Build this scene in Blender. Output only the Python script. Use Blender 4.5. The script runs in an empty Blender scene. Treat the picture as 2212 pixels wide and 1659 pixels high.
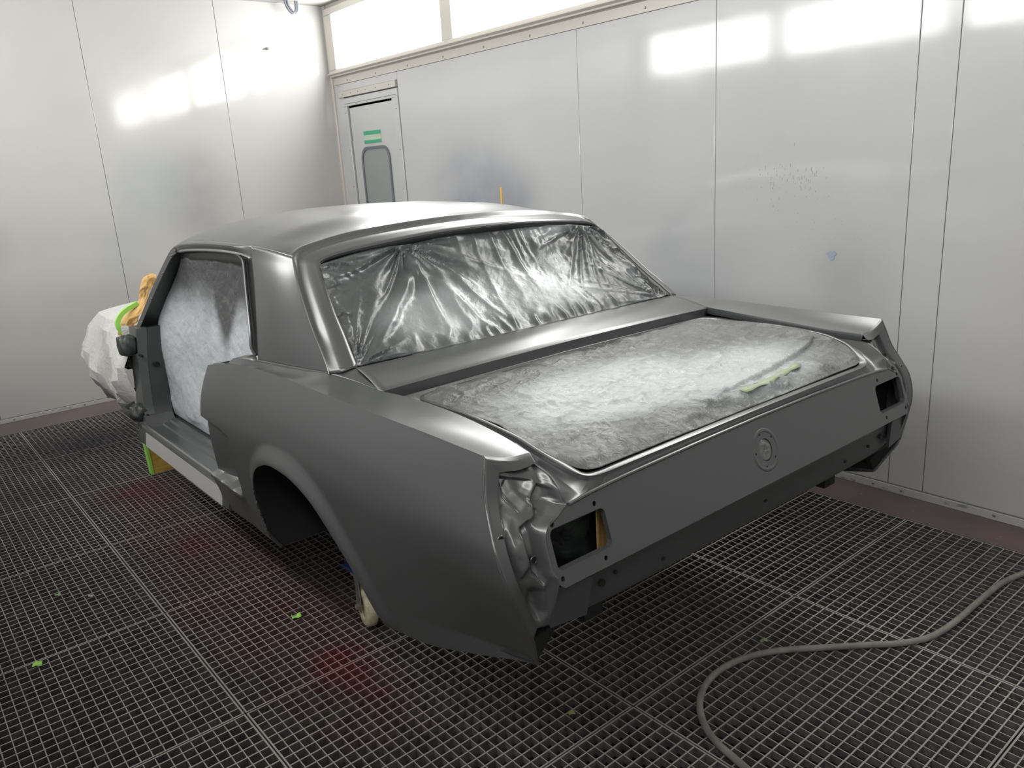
import bpy, bmesh, math, random
import numpy as np
from mathutils import Vector, Matrix, geometry

random.seed(7)
rng = np.random.default_rng(11)
scene = bpy.context.scene
COL = scene.collection

# ---------------------------------------------------------------- camera
cam_d = bpy.data.cameras.new('camera')
cam = bpy.data.objects.new('camera', cam_d)
COL.objects.link(cam)
cam_d.sensor_fit = 'HORIZONTAL'
cam_d.sensor_width = 36.0
cam_d.lens = 36.0 * 1715.86 / 2212.0
cam_d.clip_start = 0.02
CR = ((0.7674607, -0.6383177, -0.0596203),      # right
      (-0.21625928, -0.17021701, -0.96138343),  # down
      (0.60351967, 0.75071745, -0.26867699))    # forward
CP = Vector((-1.6612837, -1.07068408, 1.57257596))
r_, d_, f_ = [Vector(v) for v in CR]
M = Matrix.Identity(4)
for i in range(3):
    M[i][0] = r_[i]; M[i][1] = -d_[i]; M[i][2] = -f_[i]; M[i][3] = CP[i]
cam.matrix_world = M
scene.camera = cam

# ---------------------------------------------------------------- world / exposure
w = bpy.data.worlds.new('world'); scene.world = w
w.use_nodes = True
w.node_tree.nodes['Background'].inputs[0].default_value = (0.9, 0.95, 1.0, 1)
w.node_tree.nodes['Background'].inputs[1].default_value = 0.0
scene.view_settings.view_transform = 'Standard'
scene.view_settings.look = 'None'
scene.view_settings.gamma = 1.0
scene.view_settings.use_curve_mapping = False
scene.view_settings.exposure = 0.0
LIGHT = 18.5            # radiance of the light boxes behind the high panes

# ---------------------------------------------------------------- room dimensions (metres)
XR, XL = 1.80, -2.13   # long walls
YB, YF = 5.42, -3.10   # end walls
ZC = 2.91
GX1, GX0, GY1 = 1.567, -1.907, 5.088   # grating field
PX, PY = 0.8685, 0.797                  # grating panel size

# ================================================================= helpers
def link(o):
    COL.objects.link(o); return o

def new_mesh(name, verts, faces, mat=None, parent=None, smooth=True, sharp=35, uv=None):
    me = bpy.data.meshes.new(name)
    me.from_pydata([tuple(map(float, v)) for v in verts], [], [tuple(map(int, f)) for f in faces])
    me.update()
    o = bpy.data.objects.new(name, me); link(o)
    if mat: me.materials.append(mat)
    if smooth:
        me.polygons.foreach_set('use_smooth', [True] * len(me.polygons))
        if sharp and sharp < 180: me.set_sharp_from_angle(angle=math.radians(sharp))
    if parent: par(o, parent)
    return o

def par(o, p):
    o.parent = p
    o.matrix_parent_inverse = Matrix.Translation(-p.location) if p.type == 'EMPTY' else Matrix.Identity(4)
    return o

def empty(name, loc=(0, 0, 0)):
    o = bpy.data.objects.new(name, None); link(o)
    o.location = loc; o.empty_display_size = 0.1
    return o

def tag(o, label=None, cat=None, group=None, kind=None):
    if label: o['label'] = label
    if cat: o['category'] = cat
    if group: o['group'] = group
    if kind: o['kind'] = kind
    return o

def solid(o, t, off=-1.0):
    m = o.modifiers.new('solid', 'SOLIDIFY'); m.thickness = t; m.offset = off; m.use_even_offset = False
    return o

class MB:
    """collects boxes / tubes / prisms into one mesh"""
    def __init__(s): s.v = []; s.f = []
    def add(s, v, f):
        n = len(s.v); s.v += [tuple(p) for p in v]; s.f += [tuple(i + n for i in q) for q in f]
        return s
    def box(s, x0, x1, y0, y1, z0, z1):
        v = [(x, y, z) for z in (z0, z1) for y in (y0, y1) for x in (x0, x1)]
        return s.add(v, [(0, 2, 3, 1), (4, 5, 7, 6), (0, 1, 5, 4), (2, 6, 7, 3), (0, 4, 6, 2), (1, 3, 7, 5)])
    def tube(s, pts, r, n=10, cap=True):
        pts = [Vector(p) for p in pts]; rs = r if hasattr(r, '__len__') else [r] * len(pts)
        base = len(s.v); up = Vector((0, 0, 1)); prev = None
        for i, p in enumerate(pts):
            t = (pts[min(i + 1, len(pts) - 1)] - pts[max(i - 1, 0)]).normalized()
            a = prev if prev is not None else (up if abs(t.z) < .9 else Vector((1, 0, 0)))
            a = (a - t * a.dot(t)).normalized(); b = t.cross(a); prev = a
            for k in range(n):
                th = 2 * math.pi * k / n
                s.v.append(tuple(p + (a * math.cos(th) + b * math.sin(th)) * rs[i]))
        for i in range(len(pts) - 1):
            for k in range(n):
                k2 = (k + 1) % n
                s.f.append((base + i * n + k, base + i * n + k2, base + (i + 1) * n + k2, base + (i + 1) * n + k))
        if cap:
            s.f.append(tuple(base + k for k in range(n))[::-1])
            s.f.append(tuple(base + (len(pts) - 1) * n + k for k in range(n)))
        return s
    def sweep(s, path, prof, side, closed=True):
        """prof: list of (a,b) offsets along side / normal; path 3D points; side: fixed side vector"""
        path = [Vector(p) for p in path]; side = Vector(side); base = len(s.v); n = len(prof)
        for i, p in enumerate(path):
            t = (path[min(i + 1, len(path) - 1)] - path[max(i - 1, 0)]).normalized()
            a = (side - t * side.dot(t)).normalized(); b = t.cross(a)
            for (u, v_) in prof: s.v.append(tuple(p + a * u + b * v_))
        m = n if closed else n - 1
        for i in range(len(path) - 1):
            for k in range(m):
                k2 = (k + 1) % n
                s.f.append((base + i * n + k, base + i * n + k2, base + (i + 1) * n + k2, base + (i + 1) * n + k))
        if closed:
            s.f.append(tuple(base + k for k in range(n))[::-1]); s.f.append(tuple(base + (len(path) - 1) * n + k for k in range(n)))
        return s
    def build(s, name, mat, parent=None, smooth=False, sharp=35, bevel=0, seg=2):
        o = new_mesh(name, s.v, s.f, mat, parent, smooth or bevel > 0, sharp)
        if bevel:
            m = o.modifiers.new('bevel', 'BEVEL'); m.width = bevel; m.segments = seg; m.limit_method = 'ANGLE'; m.angle_limit = math.radians(40)
            m.harden_normals = False
        return o

def cr(P, n, t=None):
    """Catmull-Rom through P, uniform in index"""
    P = np.asarray(P, float)
    if len(P) == 2:
        u = np.linspace(0, 1, n)[:, None]; return P[0] * (1 - u) + P[1] * u
    Q = np.vstack([2 * P[0] - P[1], P, 2 * P[-1] - P[-2]])
    u = np.linspace(0, len(P) - 1, n) if t is None else np.asarray(t)
    i = np.clip(np.floor(u).astype(int), 0, len(P) - 2); w_ = (u - i)[:, None]
    a, b, c, d = Q[i], Q[i + 1], Q[i + 2], Q[i + 3]
    return .5 * (2 * b + (c - a) * w_ + (2 * a - 5 * b + 4 * c - d) * w_ ** 2 + (3 * b - a - 3 * c + d) * w_ ** 3)

def cl(P, n):
    """Catmull-Rom resampled by chord length"""
    D = cr(P, max(n * 6, 120)); s = np.r_[0, np.cumsum(np.linalg.norm(np.diff(D, axis=0), axis=1))]
    u = np.linspace(0, s[-1], n)
    return np.stack([np.interp(u, s, D[:, k]) for k in range(D.shape[1])], 1)

def brk(P, n, breaks):
    """index-uniform resampling with corners kept at the break indices"""
    P = np.asarray(P, float); b = [0] + list(breaks) + [len(P) - 1]; out = []
    for a, c in zip(b[:-1], b[1:]):
        k = max(2, int(round(n * (c - a) / (len(P) - 1)))) + 1
        seg = cr(P[a:c + 1], k); out.append(seg if not out else seg[1:])
    return np.vstack(out)

def gridfaces(nu, nv, flip=False, wrap=False):
    f = []
    for i in range(nu - 1):
        for j in range(nv - (0 if wrap else 1)):
            j2 = (j + 1) % nv
            q = (i * nv + j, i * nv + j2, (i + 1) * nv + j2, (i + 1) * nv + j)
            f.append(q[::-1] if flip else q)
    return f

def loft(rows, flip=False):
    """rows: list of equal-length arrays"""
    A = np.stack(rows); nu, nv = A.shape[:2]
    return A.reshape(-1, 3), gridfaces(nu, nv, flip)

def across(rows, n):
    """smooth interpolation across rows of control curves"""
    A = np.stack(rows)
    out = np.stack([cr(A[:, j], n) for j in range(A.shape[1])], 1)
    return [out[i] for i in range(n)]

# value noise
_T = rng.random((64, 64))
def vn(x, y):
    x = np.asarray(x, float); y = np.asarray(y, float)
    xi = np.floor(x).astype(int); yi = np.floor(y).astype(int); fx = x - xi; fy = y - yi
    fx = fx * fx * fx * (fx * (6 * fx - 15) + 10); fy = fy * fy * fy * (fy * (6 * fy - 15) + 10)
    g = lambda a, b: _T[a % 64, b % 64]
    return (g(xi, yi) * (1 - fx) + g(xi + 1, yi) * fx) * (1 - fy) + (g(xi, yi + 1) * (1 - fx) + g(xi + 1, yi + 1) * fx) * fy - .5
def fbm(x, y, o=4, g=.5):
    a = 1; s = 0
    for k in range(o):
        s = s + a * vn(x * 2 ** k + 17.3 * k, y * 2 ** k + 9.1 * k); a *= g
    return s
def ridge(x, y, p=2.0):
    return (1 - np.abs(2 * vn(x, y))) ** p
def sst(a, b, x):
    t = np.clip((np.asarray(x, float) - a) / (b - a), 0, 1); return t * t * (3 - 2 * t)

# ================================================================= materials
def mat(name, color, rough=.5, metal=0.0, spec=.5, coat=0.0, coat_rough=.1):
    m = bpy.data.materials.new(name); m.use_nodes = True
    b = m.node_tree.nodes['Principled BSDF']
    b.inputs['Base Color'].default_value = (*color, 1); b.inputs['Roughness'].default_value = rough
    b.inputs['Metallic'].default_value = metal; b.inputs['Specular IOR Level'].default_value = spec
    b.inputs['Coat Weight'].default_value = coat; b.inputs['Coat Roughness'].default_value = coat_rough
    m.diffuse_color = (*color, 1)
    return m

class N:
    def __init__(s, m): s.m = m; s.t = m.node_tree; s.b = s.t.nodes['Principled BSDF']
    def n(s, kind, **kw):
        o = s.t.nodes.new('ShaderNode' + kind)
        for k, v in kw.items():
            if k.startswith('i_'):
                key = k[2:].replace('_', ' '); o.inputs[int(key) if key.isdigit() else key].default_value = v
            else: setattr(o, k, v)
        return o
    def l(s, a, b): s.t.links.new(a, b); return s
    def pos(s): return s.n('NewGeometry').outputs['Position']
    def obj(s): return s.n('TexCoord').outputs['Object']
    def noise(s, vec, scale, detail=3, rough=.5, dist=0):
        o = s.n('TexNoise'); o.inputs['Scale'].default_value = scale; o.inputs['Detail'].default_value = detail
        o.inputs['Roughness'].default_value = rough; o.inputs['Distortion'].default_value = dist
        s.l(vec, o.inputs['Vector']); return o.outputs['Fac']
    def scale(s, vec, sc):
        o = s.n('Mapping'); o.inputs['Scale'].default_value = sc; s.l(vec, o.inputs['Vector']); return o.outputs['Vector']
    def rng(s, v, a, b, c=0, d=1):
        o = s.n('MapRange', interpolation_type='SMOOTHSTEP'); s.l(v, o.inputs['Value'])
        for k, x in zip(('From Min', 'From Max', 'To Min', 'To Max'), (a, b, c, d)): o.inputs[k].default_value = x
        return o.outputs['Result']
    def math(s, op, a, b=None):
        o = s.n('Math', operation=op)
        for i, x in enumerate((a, b)):
            if x is None: continue
            if isinstance(x, (int, float)): o.inputs[i].default_value = x
            else: s.l(x, o.inputs[i])
        return o.outputs[0]
    def mix(s, fac, a, b):
        o = s.n('Mix', data_type='RGBA')
        if isinstance(fac, (int, float)): o.inputs[0].default_value = fac
        else: s.l(fac, o.inputs[0])
        for i, x in ((6, a), (7, b)):
            if isinstance(x, tuple): o.inputs[i].default_value = (*x, 1)
            else: s.l(x, o.inputs[i])
        return o.outputs[2]
    def blob(s, vec, c, rad):
        """soft ellipsoid mask 1 at centre -> 0 at radius"""
        o = s.n('Mapping', vector_type='POINT')
        o.inputs['Location'].default_value = [-a / b for a, b in zip(c, rad)]
        o.inputs['Scale'].default_value = [1 / b for b in rad]; s.l(vec, o.inputs['Vector'])
        q = s.n('VectorMath', operation='LENGTH'); s.l(o.outputs[0], q.inputs[0])
        return s.rng(q.outputs['Value'], 1, .05)
    def color(s, c): s.l(c, s.b.inputs['Base Color']); return s
    def rough(s, r): s.l(r, s.b.inputs['Roughness']); return s
    def bump(s, h, strength=.3, dist=.01):
        o = s.n('Bump'); o.inputs['Strength'].default_value = strength; o.inputs['Distance'].default_value = dist
        s.l(h, o.inputs['Height']); s.l(o.outputs['Normal'], s.b.inputs['Normal']); return s

def primer(name, col, rough, metal=0.0):
    m = mat(name, col, rough, spec=1.0); n = N(m)
    n.b.inputs['Metallic'].default_value = metal
    return m

PRIMER = primer('grey_primer', (.053, .056, .056), .285)
PRIMER_LIGHT = primer('bare_light_primer', (.33, .325, .315), .55)
PRIMER_DARK = primer('dark_underseal', (.030, .034, .034), .5)
BLACK = primer('black_sealer', (.010, .011, .012), .42)
UNDER = mat('underbody_black', (.006, .007, .007), .75)
HOLE = mat('hole_black', (.002, .002, .002), .9)

def film(name, dark, light, rough, nx, bump=.5, spots=None, metal=0.0):
    m = mat(name, light, rough, metal); n = N(m); o = n.pos()
    a = n.noise(n.scale(o, nx), 1.0, 4, .55, .6)
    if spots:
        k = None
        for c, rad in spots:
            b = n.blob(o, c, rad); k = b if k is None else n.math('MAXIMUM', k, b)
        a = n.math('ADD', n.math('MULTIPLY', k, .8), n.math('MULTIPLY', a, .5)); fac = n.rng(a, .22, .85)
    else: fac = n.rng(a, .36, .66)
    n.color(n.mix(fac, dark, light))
    n.rough(n.rng(n.noise(o, 8, 3), .3, .7, rough - .08, rough + .10))
    n.bump(n.noise(n.scale(o, (40, 40, 40)), 1, 5, .6, 1.2), bump, .006)
    return m
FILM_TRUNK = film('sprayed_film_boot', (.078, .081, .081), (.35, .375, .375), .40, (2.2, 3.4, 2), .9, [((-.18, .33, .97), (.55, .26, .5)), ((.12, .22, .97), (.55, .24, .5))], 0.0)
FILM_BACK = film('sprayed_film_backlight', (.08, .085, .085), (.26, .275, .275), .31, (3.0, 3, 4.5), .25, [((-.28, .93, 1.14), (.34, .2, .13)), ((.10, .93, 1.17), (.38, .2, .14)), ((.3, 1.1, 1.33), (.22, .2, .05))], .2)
m = mat('sprayed_film_door', (.5, .5, .5), .45); n = N(m); o_ = n.pos()
sx = n.n('SeparateXYZ'); n.l(o_, sx.inputs[0])
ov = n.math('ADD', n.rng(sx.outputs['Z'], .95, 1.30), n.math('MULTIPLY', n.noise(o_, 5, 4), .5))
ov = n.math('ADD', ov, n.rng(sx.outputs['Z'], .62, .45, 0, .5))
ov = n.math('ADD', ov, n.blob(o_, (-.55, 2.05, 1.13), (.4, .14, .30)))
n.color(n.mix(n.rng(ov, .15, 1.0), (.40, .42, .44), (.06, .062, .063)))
n.bump(n.noise(n.scale(o_, (30, 30, 30)), 1, 5, .6, 1), .55, .008)
FILM_DOOR = m
FILM_BLACK = film('black_masking_film', (.012, .014, .013), (.035, .042, .038), .38, (9, 9, 9), .5)
m = mat('white_plastic_sheet', (.52, .515, .50), .45); n = N(m)
n.b.inputs['Subsurface Weight'].default_value = 0.0
n.b.inputs['Transmission Weight'].default_value = 0.0
n.bump(n.noise(n.scale(n.pos(), (11, 11, 11)), 1, 5, .6, 1), .6, .02)
WHITE_SHEET = m
m = mat('tan_masking_paper', (.58, .36, .13), .7); n = N(m)
n.color(n.mix(n.rng(n.noise(n.pos(), 14, 4), .3, .7), (.50, .29, .09), (.66, .43, .18)))
n.bump(n.noise(n.pos(), 30, 4, .6, 1), .5, .01)
PAPER = m
GREEN = mat('green_masking_tape', (.30, .62, .10), .6)
GREEN_DIM = mat('green_tape_oversprayed', (.24, .29, .17), .5)
m = mat('yellow_painted_wood', (.52, .33, .05), .6); n = N(m)
n.color(n.mix(n.rng(n.noise(n.scale(n.pos(), (4, 4, 30)), 2, 4), .3, .7), (.44, .27, .04), (.60, .40, .09)))
WOOD = m
m = mat('cream_nylon', (.62, .60, .40), .5); n = N(m)
n.color(n.mix(n.rng(n.noise(n.pos(), 40, 4), .45, .75), (.66, .63, .42), (.34, .32, .20)))
NYLON = m
ZINC = mat('zinc_steel', (.42, .42, .40), .4, .8)
BLUE = mat('blue_paint', (.02, .03, .16), .45)
m = mat('rubber_hose', (.17, .165, .145), .55); n = N(m)
n.color(n.mix(n.rng(n.noise(n.pos(), 20, 4), .3, .7), (.135, .132, .118), (.21, .205, .18)))
HOSE = m

# walls: glossy white enamel on steel panels, with paint stains and chips
def wall_mat(name, col, stains):
    m = mat(name, col, .13, spec=.5); n = N(m); p = n.pos()
    c = n.mix(n.rng(n.noise(p, 1.3, 3), .35, .65), tuple(k * .975 for k in col), tuple(min(1, k * 1.015) for k in col))
    for (cc, rad, sc, amt) in stains:
        k = n.math('MULTIPLY', n.math('MULTIPLY', n.blob(p, cc, rad), amt), n.rng(n.noise(p, 3.2, 3), .25, .7, .45, 1.0))
        c = n.mix(k, c, sc)
    # chips and fine paint drips
    ch = n.math('MULTIPLY', n.rng(n.noise(n.scale(p, (55, 55, 26)), 1, 2), .735, .75), n.rng(n.noise(p, 1.7, 2), .50, .66))
    c = n.mix(n.math('MULTIPLY', ch, .35), c, (.30, .30, .30))
    n.color(c)
    n.rough(n.rng(n.noise(p, 3, 3), .3, .75, .075, .125))
    n.bump(n.noise(p, 2.1, 2), .02, .02)
    return m
GREYBLUE = (.28, .295, .35)
WALL_R = wall_mat('white_enamel_wall', (.465, .467, .469), [((1.8, 3.55, 1.35), (.5, .75, .55), (.23, .245, .30), .85), ((1.8, 3.1, 1.25), (.5, .45, .45), (.22, .23, .265), .7),
     ((1.8, 1.7, .9), (.5, .6, .6), GREYBLUE, .35), ((1.8, .75, .95), (.5, .35, .35), (.31, .32, .31), .45), ((1.8, -.1, .8), (.5, .5, .8), (.45, .41, .385), .3)])
WALL_L = wall_mat('white_enamel_end_wall', (.455, .448, .432), [((.55, 5.42, 1.45), (.45, .5, .55), (.25, .24, .24), .75), ((.20, 5.42, 1.55), (.45, .5, .45), (.32, .36, .375), .6),
     ((-1.05, 5.42, 1.25), (.35, .5, .3), (.26, .265, .30), .55), ((-.1, 5.42, 1.1), (.35, .5, .4), (.33, .355, .37), .4)])
TRIMW = mat('cream_trim', (.47, .445, .405), .3)
m = mat('worn_white_trim', (.62, .62, .60), .4); n = N(m)
n.color(n.mix(n.rng(n.noise(n.scale(n.pos(), (9, 9, 30)), 1, 5, .7), .56, .64), (.42, .42, .40), (.22, .22, .23)))
TRIM_WORN = m
SEAM = mat('dark_seam', (.16, .16, .17), .7)
SCREW = mat('screw_steel', (.25, .24, .23), .4, .6)
CEIL = mat('ceiling_white', (.45, .44, .42), .6)
DOORM = mat('door_white', (.45, .455, .45), .2)
GASKET = mat('grey_gasket', (.13, .14, .16), .5)
GLASS_GREY = mat('grey_frosted_pane', (.25, .265, .265), .25)
SIGN_G = mat('sign_green', (.04, .33, .18), .4)
SIGN_P = mat('sign_pale', (.42, .50, .40), .4)
ORANGE = mat('orange_tape', (.75, .42, .05), .5)
SPLAT = mat('blue_grey_paint_spot', (.30, .34, .42), .35)

# light boxes behind the panes
m = bpy.data.materials.new('lit_pane'); m.use_nodes = True; nt = m.node_tree; nt.nodes.remove(nt.nodes['Principled BSDF'])
em = nt.nodes.new('ShaderNodeEmission'); em.inputs['Color'].default_value = (1.0, 1.0, .985, 1); em.inputs['Strength'].default_value = LIGHT
nt.links.new(em.outputs[0], nt.nodes['Material Output'].inputs['Surface'])
PANE = m
m.cycles.emission_sampling = 'FRONT'
MASKEDGE = mat('torn_pane_film', (.80, .80, .78), .5)

# floor
def red_mask(n, p):
    r = n.blob(p, (-.70, 1.10, 0), (.20, .48, .6))
    for c, rad in (((-.75, 2.38, 0), (.22, .30, .6)), ((-.73, 3.25, 0), (.30, .45, .6))):
        r = n.math('MAXIMUM', r, n.math('MULTIPLY', n.blob(p, c, rad), .75))
    r = n.math('MAXIMUM', r, n.math('MULTIPLY', n.blob(p, (-.72, 1.9, 0), (.45, 1.9, .6)), .45))
    return n.math('MULTIPLY', r, n.rng(n.noise(p, 4.5, 3), .25, .7, .35, 1))
m = mat('painted_grating', (.20, .19, .175), .6); n = N(m); p = n.pos()
c = n.mix(n.rng(n.noise(p, 2.2, 4), .3, .7), (.215, .203, .182), (.335, .32, .288))
c = n.mix(n.rng(n.noise(p, 1.1, 2), .5, .7, 0, .5), c, (.21, .192, .195))
c = n.mix(n.math('MULTIPLY', red_mask(n, p), .6), c, (.24, .045, .04))
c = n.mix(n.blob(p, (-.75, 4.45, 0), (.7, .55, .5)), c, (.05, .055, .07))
n.color(c); n.bump(n.noise(p, 120, 3), .4, .002)
GRATE = m
m = mat('dark_grating_sides', (.05, .046, .046), .8); n = N(m); p = n.pos()  # side faces of the bars, coloured darker than the tops
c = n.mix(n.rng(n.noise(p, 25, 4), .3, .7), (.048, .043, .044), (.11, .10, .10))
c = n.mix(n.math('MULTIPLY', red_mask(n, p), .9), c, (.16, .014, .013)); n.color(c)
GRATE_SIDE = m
m = mat('overspray_filter', (.06, .05, .05), .9); n = N(m); p = n.pos()
c = n.mix(n.rng(n.noise(p, 90, 3, .7), .35, .7), (.008, .0072, .0075), (.038, .034, .035))
c = n.mix(n.math('MULTIPLY', red_mask(n, p), .9), c, (.13, .010, .010))
n.color(c); n.bump(n.noise(p, 110, 4, .7), 1, .02)
FILTER = m
m = mat('brown_floor_paint', (.115, .088, .088), .42); n = N(m); p = n.pos()
c = n.mix(n.rng(n.noise(p, 2.5, 4), .3, .7), (.095, .078, .076), (.135, .102, .103))
c = n.mix(n.rng(n.noise(p, 60, 4, .65), .64, .69), c, (.30, .28, .22))
c = n.mix(n.math('MULTIPLY', n.blob(p, (1.66, -.05, 0), (.10, .16, .4)), .3), c, (.25, .10, .10))
n.color(c)
FLOORB = m

# ================================================================= floor
# solid painted margin round the pit, 6 cm thick, and the pit itself
f = MB()
f.box(GX1, XR, YF, YB, -.12, 0); f.box(XL, GX0, YF, YB, -.12, 0); f.box(GX0, GX1, GY1, YB, -.12, 0)
floor = f.build('floor', FLOORB); tag(floor, kind='structure')
b = MB(); b.box(GX0, GX1, YF, GY1, -.12, -.042); o = b.build('filter_mat', FILTER, floor); tag(o, 'dark overspray filter under the grating')
# one grating panel: edge frame, bearing bars along x, thin cross bars along y
def grating_mesh():
    b = MB(); g = .0025; x0, x1, y0, y1 = g, PX - g, g, PY - g; d = -.030
    for (a0, a1, c0, c1) in ((x0, x1, y0, y0 + .005), (x0, x1, y1 - .005, y1), (x0, x0 + .005, y0 + .005, y1 - .005), (x1 - .005, x1, y0 + .005, y1 - .005)):
        b.box(a0, a1, c0, c1, d, 0)
    ny, nx = 21, 26
    for i in range(1, ny):
        y = y0 + (y1 - y0) * i / ny; b.box(x0, x1, y - .0022, y + .0022, d, -.0005)
    for i in range(1, nx):
        x = x0 + (x1 - x0) * i / nx; b.box(x - .0015, x + .0015, y0, y1, d * .8, -.0015)
    return b
first = None
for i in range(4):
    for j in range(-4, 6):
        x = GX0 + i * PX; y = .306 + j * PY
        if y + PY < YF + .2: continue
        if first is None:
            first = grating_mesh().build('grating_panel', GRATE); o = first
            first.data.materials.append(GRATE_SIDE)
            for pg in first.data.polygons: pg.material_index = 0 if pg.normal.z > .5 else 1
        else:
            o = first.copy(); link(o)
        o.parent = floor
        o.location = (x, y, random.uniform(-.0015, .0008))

# ================================================================= walls
def panel(name, parent, x0, x1, y0, y1, z0, z1, m, bev=.0025):
    return MB().box(x0, x1, y0, y1, z0, z1).build(name, m, parent, bevel=bev)
G = .0012
wr = MB().box(XR + .012, XR + .10, YF, YB, 0, 2.34).build('wall_right', SEAM); tag(wr, kind='structure')
seams = [4.395, 2.452, 1.484, .505, .350, -.46, -1.43, YF]
top = 2.282
ya = 4.395
for yb in seams[1:]:
    panel('wall_panel', wr, XR, XR + .03, yb + G, ya - G, .040, top, WALL_R); ya = yb
panel('wall_panel', wr, XR, XR + .03, 5.20 + .05, YB, .040, top, WALL_R)
panel('wall_panel', wr, XR, XR + .03, 4.397, 5.249, 2.226, top, WALL_R)
# flange strip with screws under the light boxes
panel('flange_strip', wr, XR - .004, XR + .03, YF, YB - .02, top + .001, 2.338, TRIMW, .001)
wl = MB().box(XL, XR + .1, YB + .012, YB + .10, 0, ZC).build('wall_left', SEAM); tag(wl, kind='structure')
xa = XR
for xb in (.866, -.115, -1.10, XL):
    panel('wall_panel', wl, xb + G, xa - G, YB, YB + .03, .032, ZC, WALL_L); xa = xb
wo = MB().box(XL - .10, XL - .012, YF, YB, 0, 2.34).build('wall_opposite', SEAM); tag(wo, kind='structure')
ya = YB
for yb in (4.4, 3.43, 2.45, 1.48, .5, -.47, -1.44, YF):
    panel('wall_panel', wo, XL - .03, XL, yb + G, ya - G, 0, 2.338, WALL_R); ya = yb
wb = MB().box(XL, XR, YF - .1, YF, 0, ZC).build('wall_back', mat('grey_booth_doors', (.42, .42, .41), .35)); tag(wb, kind='structure')
ce = MB().box(XL - .1, XR + .1, YF - .1, YB + .1, ZC, ZC + .08).build('ceiling', CEIL); tag(ce, kind='structure')
for (x0, x1) in ((XL, -1.45), (-1.43, -.62), (-.60, .22), (.24, 1.05), (1.07, 1.66)):
    for k in range(4):
        panel('filter_panel', ce, x0, x1, YB - .25 - (k + 1) * 1.62, YB - .27 - k * 1.62, ZC - .012, ZC + .01, CEIL, .004)
# corner trim between the two visible walls
tc = MB().box(XR - .018, XR + .01, YB - .030, YB + .01, 0, ZC).build('trim_1', TRIMW, bevel=.006); tag(tc, kind='structure')
bb = MB().box(XR - .006, XR + .03, YF, YB, 0, .036).build('baseboard_right', TRIM_WORN, bevel=.002); tag(bb, kind='structure')
MB().box(XR - .002, XR + .02, YF, YB, .036, .0405).build('shadow_gap', SEAM, bb)
bl = MB().box(XL, XR, YB - .006, YB + .03, 0, .029).build('baseboard_left', TRIM_WORN, bevel=.002); tag(bl, kind='structure')
MB().box(XL, XR, YB - .002, YB + .02, .029, .0325).build('shadow_gap', SEAM, bl)

def screw(parent, p, axis, r=.0075):
    v, f = [], []
    b = MB(); a = Vector(axis)
    b.tube([Vector(p) - a * .004, Vector(p), Vector(p) + a * .003], [r, r, r * .55], 8)
    return b.build('screw', SCREW, parent)
for y in (.57, .44, .05, -.30, -.75, 1.2, 1.7):
    screw(bb, (XR - .006, y, .020), (-1, 0, 0))
for x in (-1.02, -.56, -.30, -1.4):
    screw(bl, (x, YB - .006, .016), (0, -1, 0))
for y in np.arange(5.15, -2.4, -.46):
    screw(wr, (XR - .004, y, 2.305), (-1, 0, 0), .008)

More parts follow.
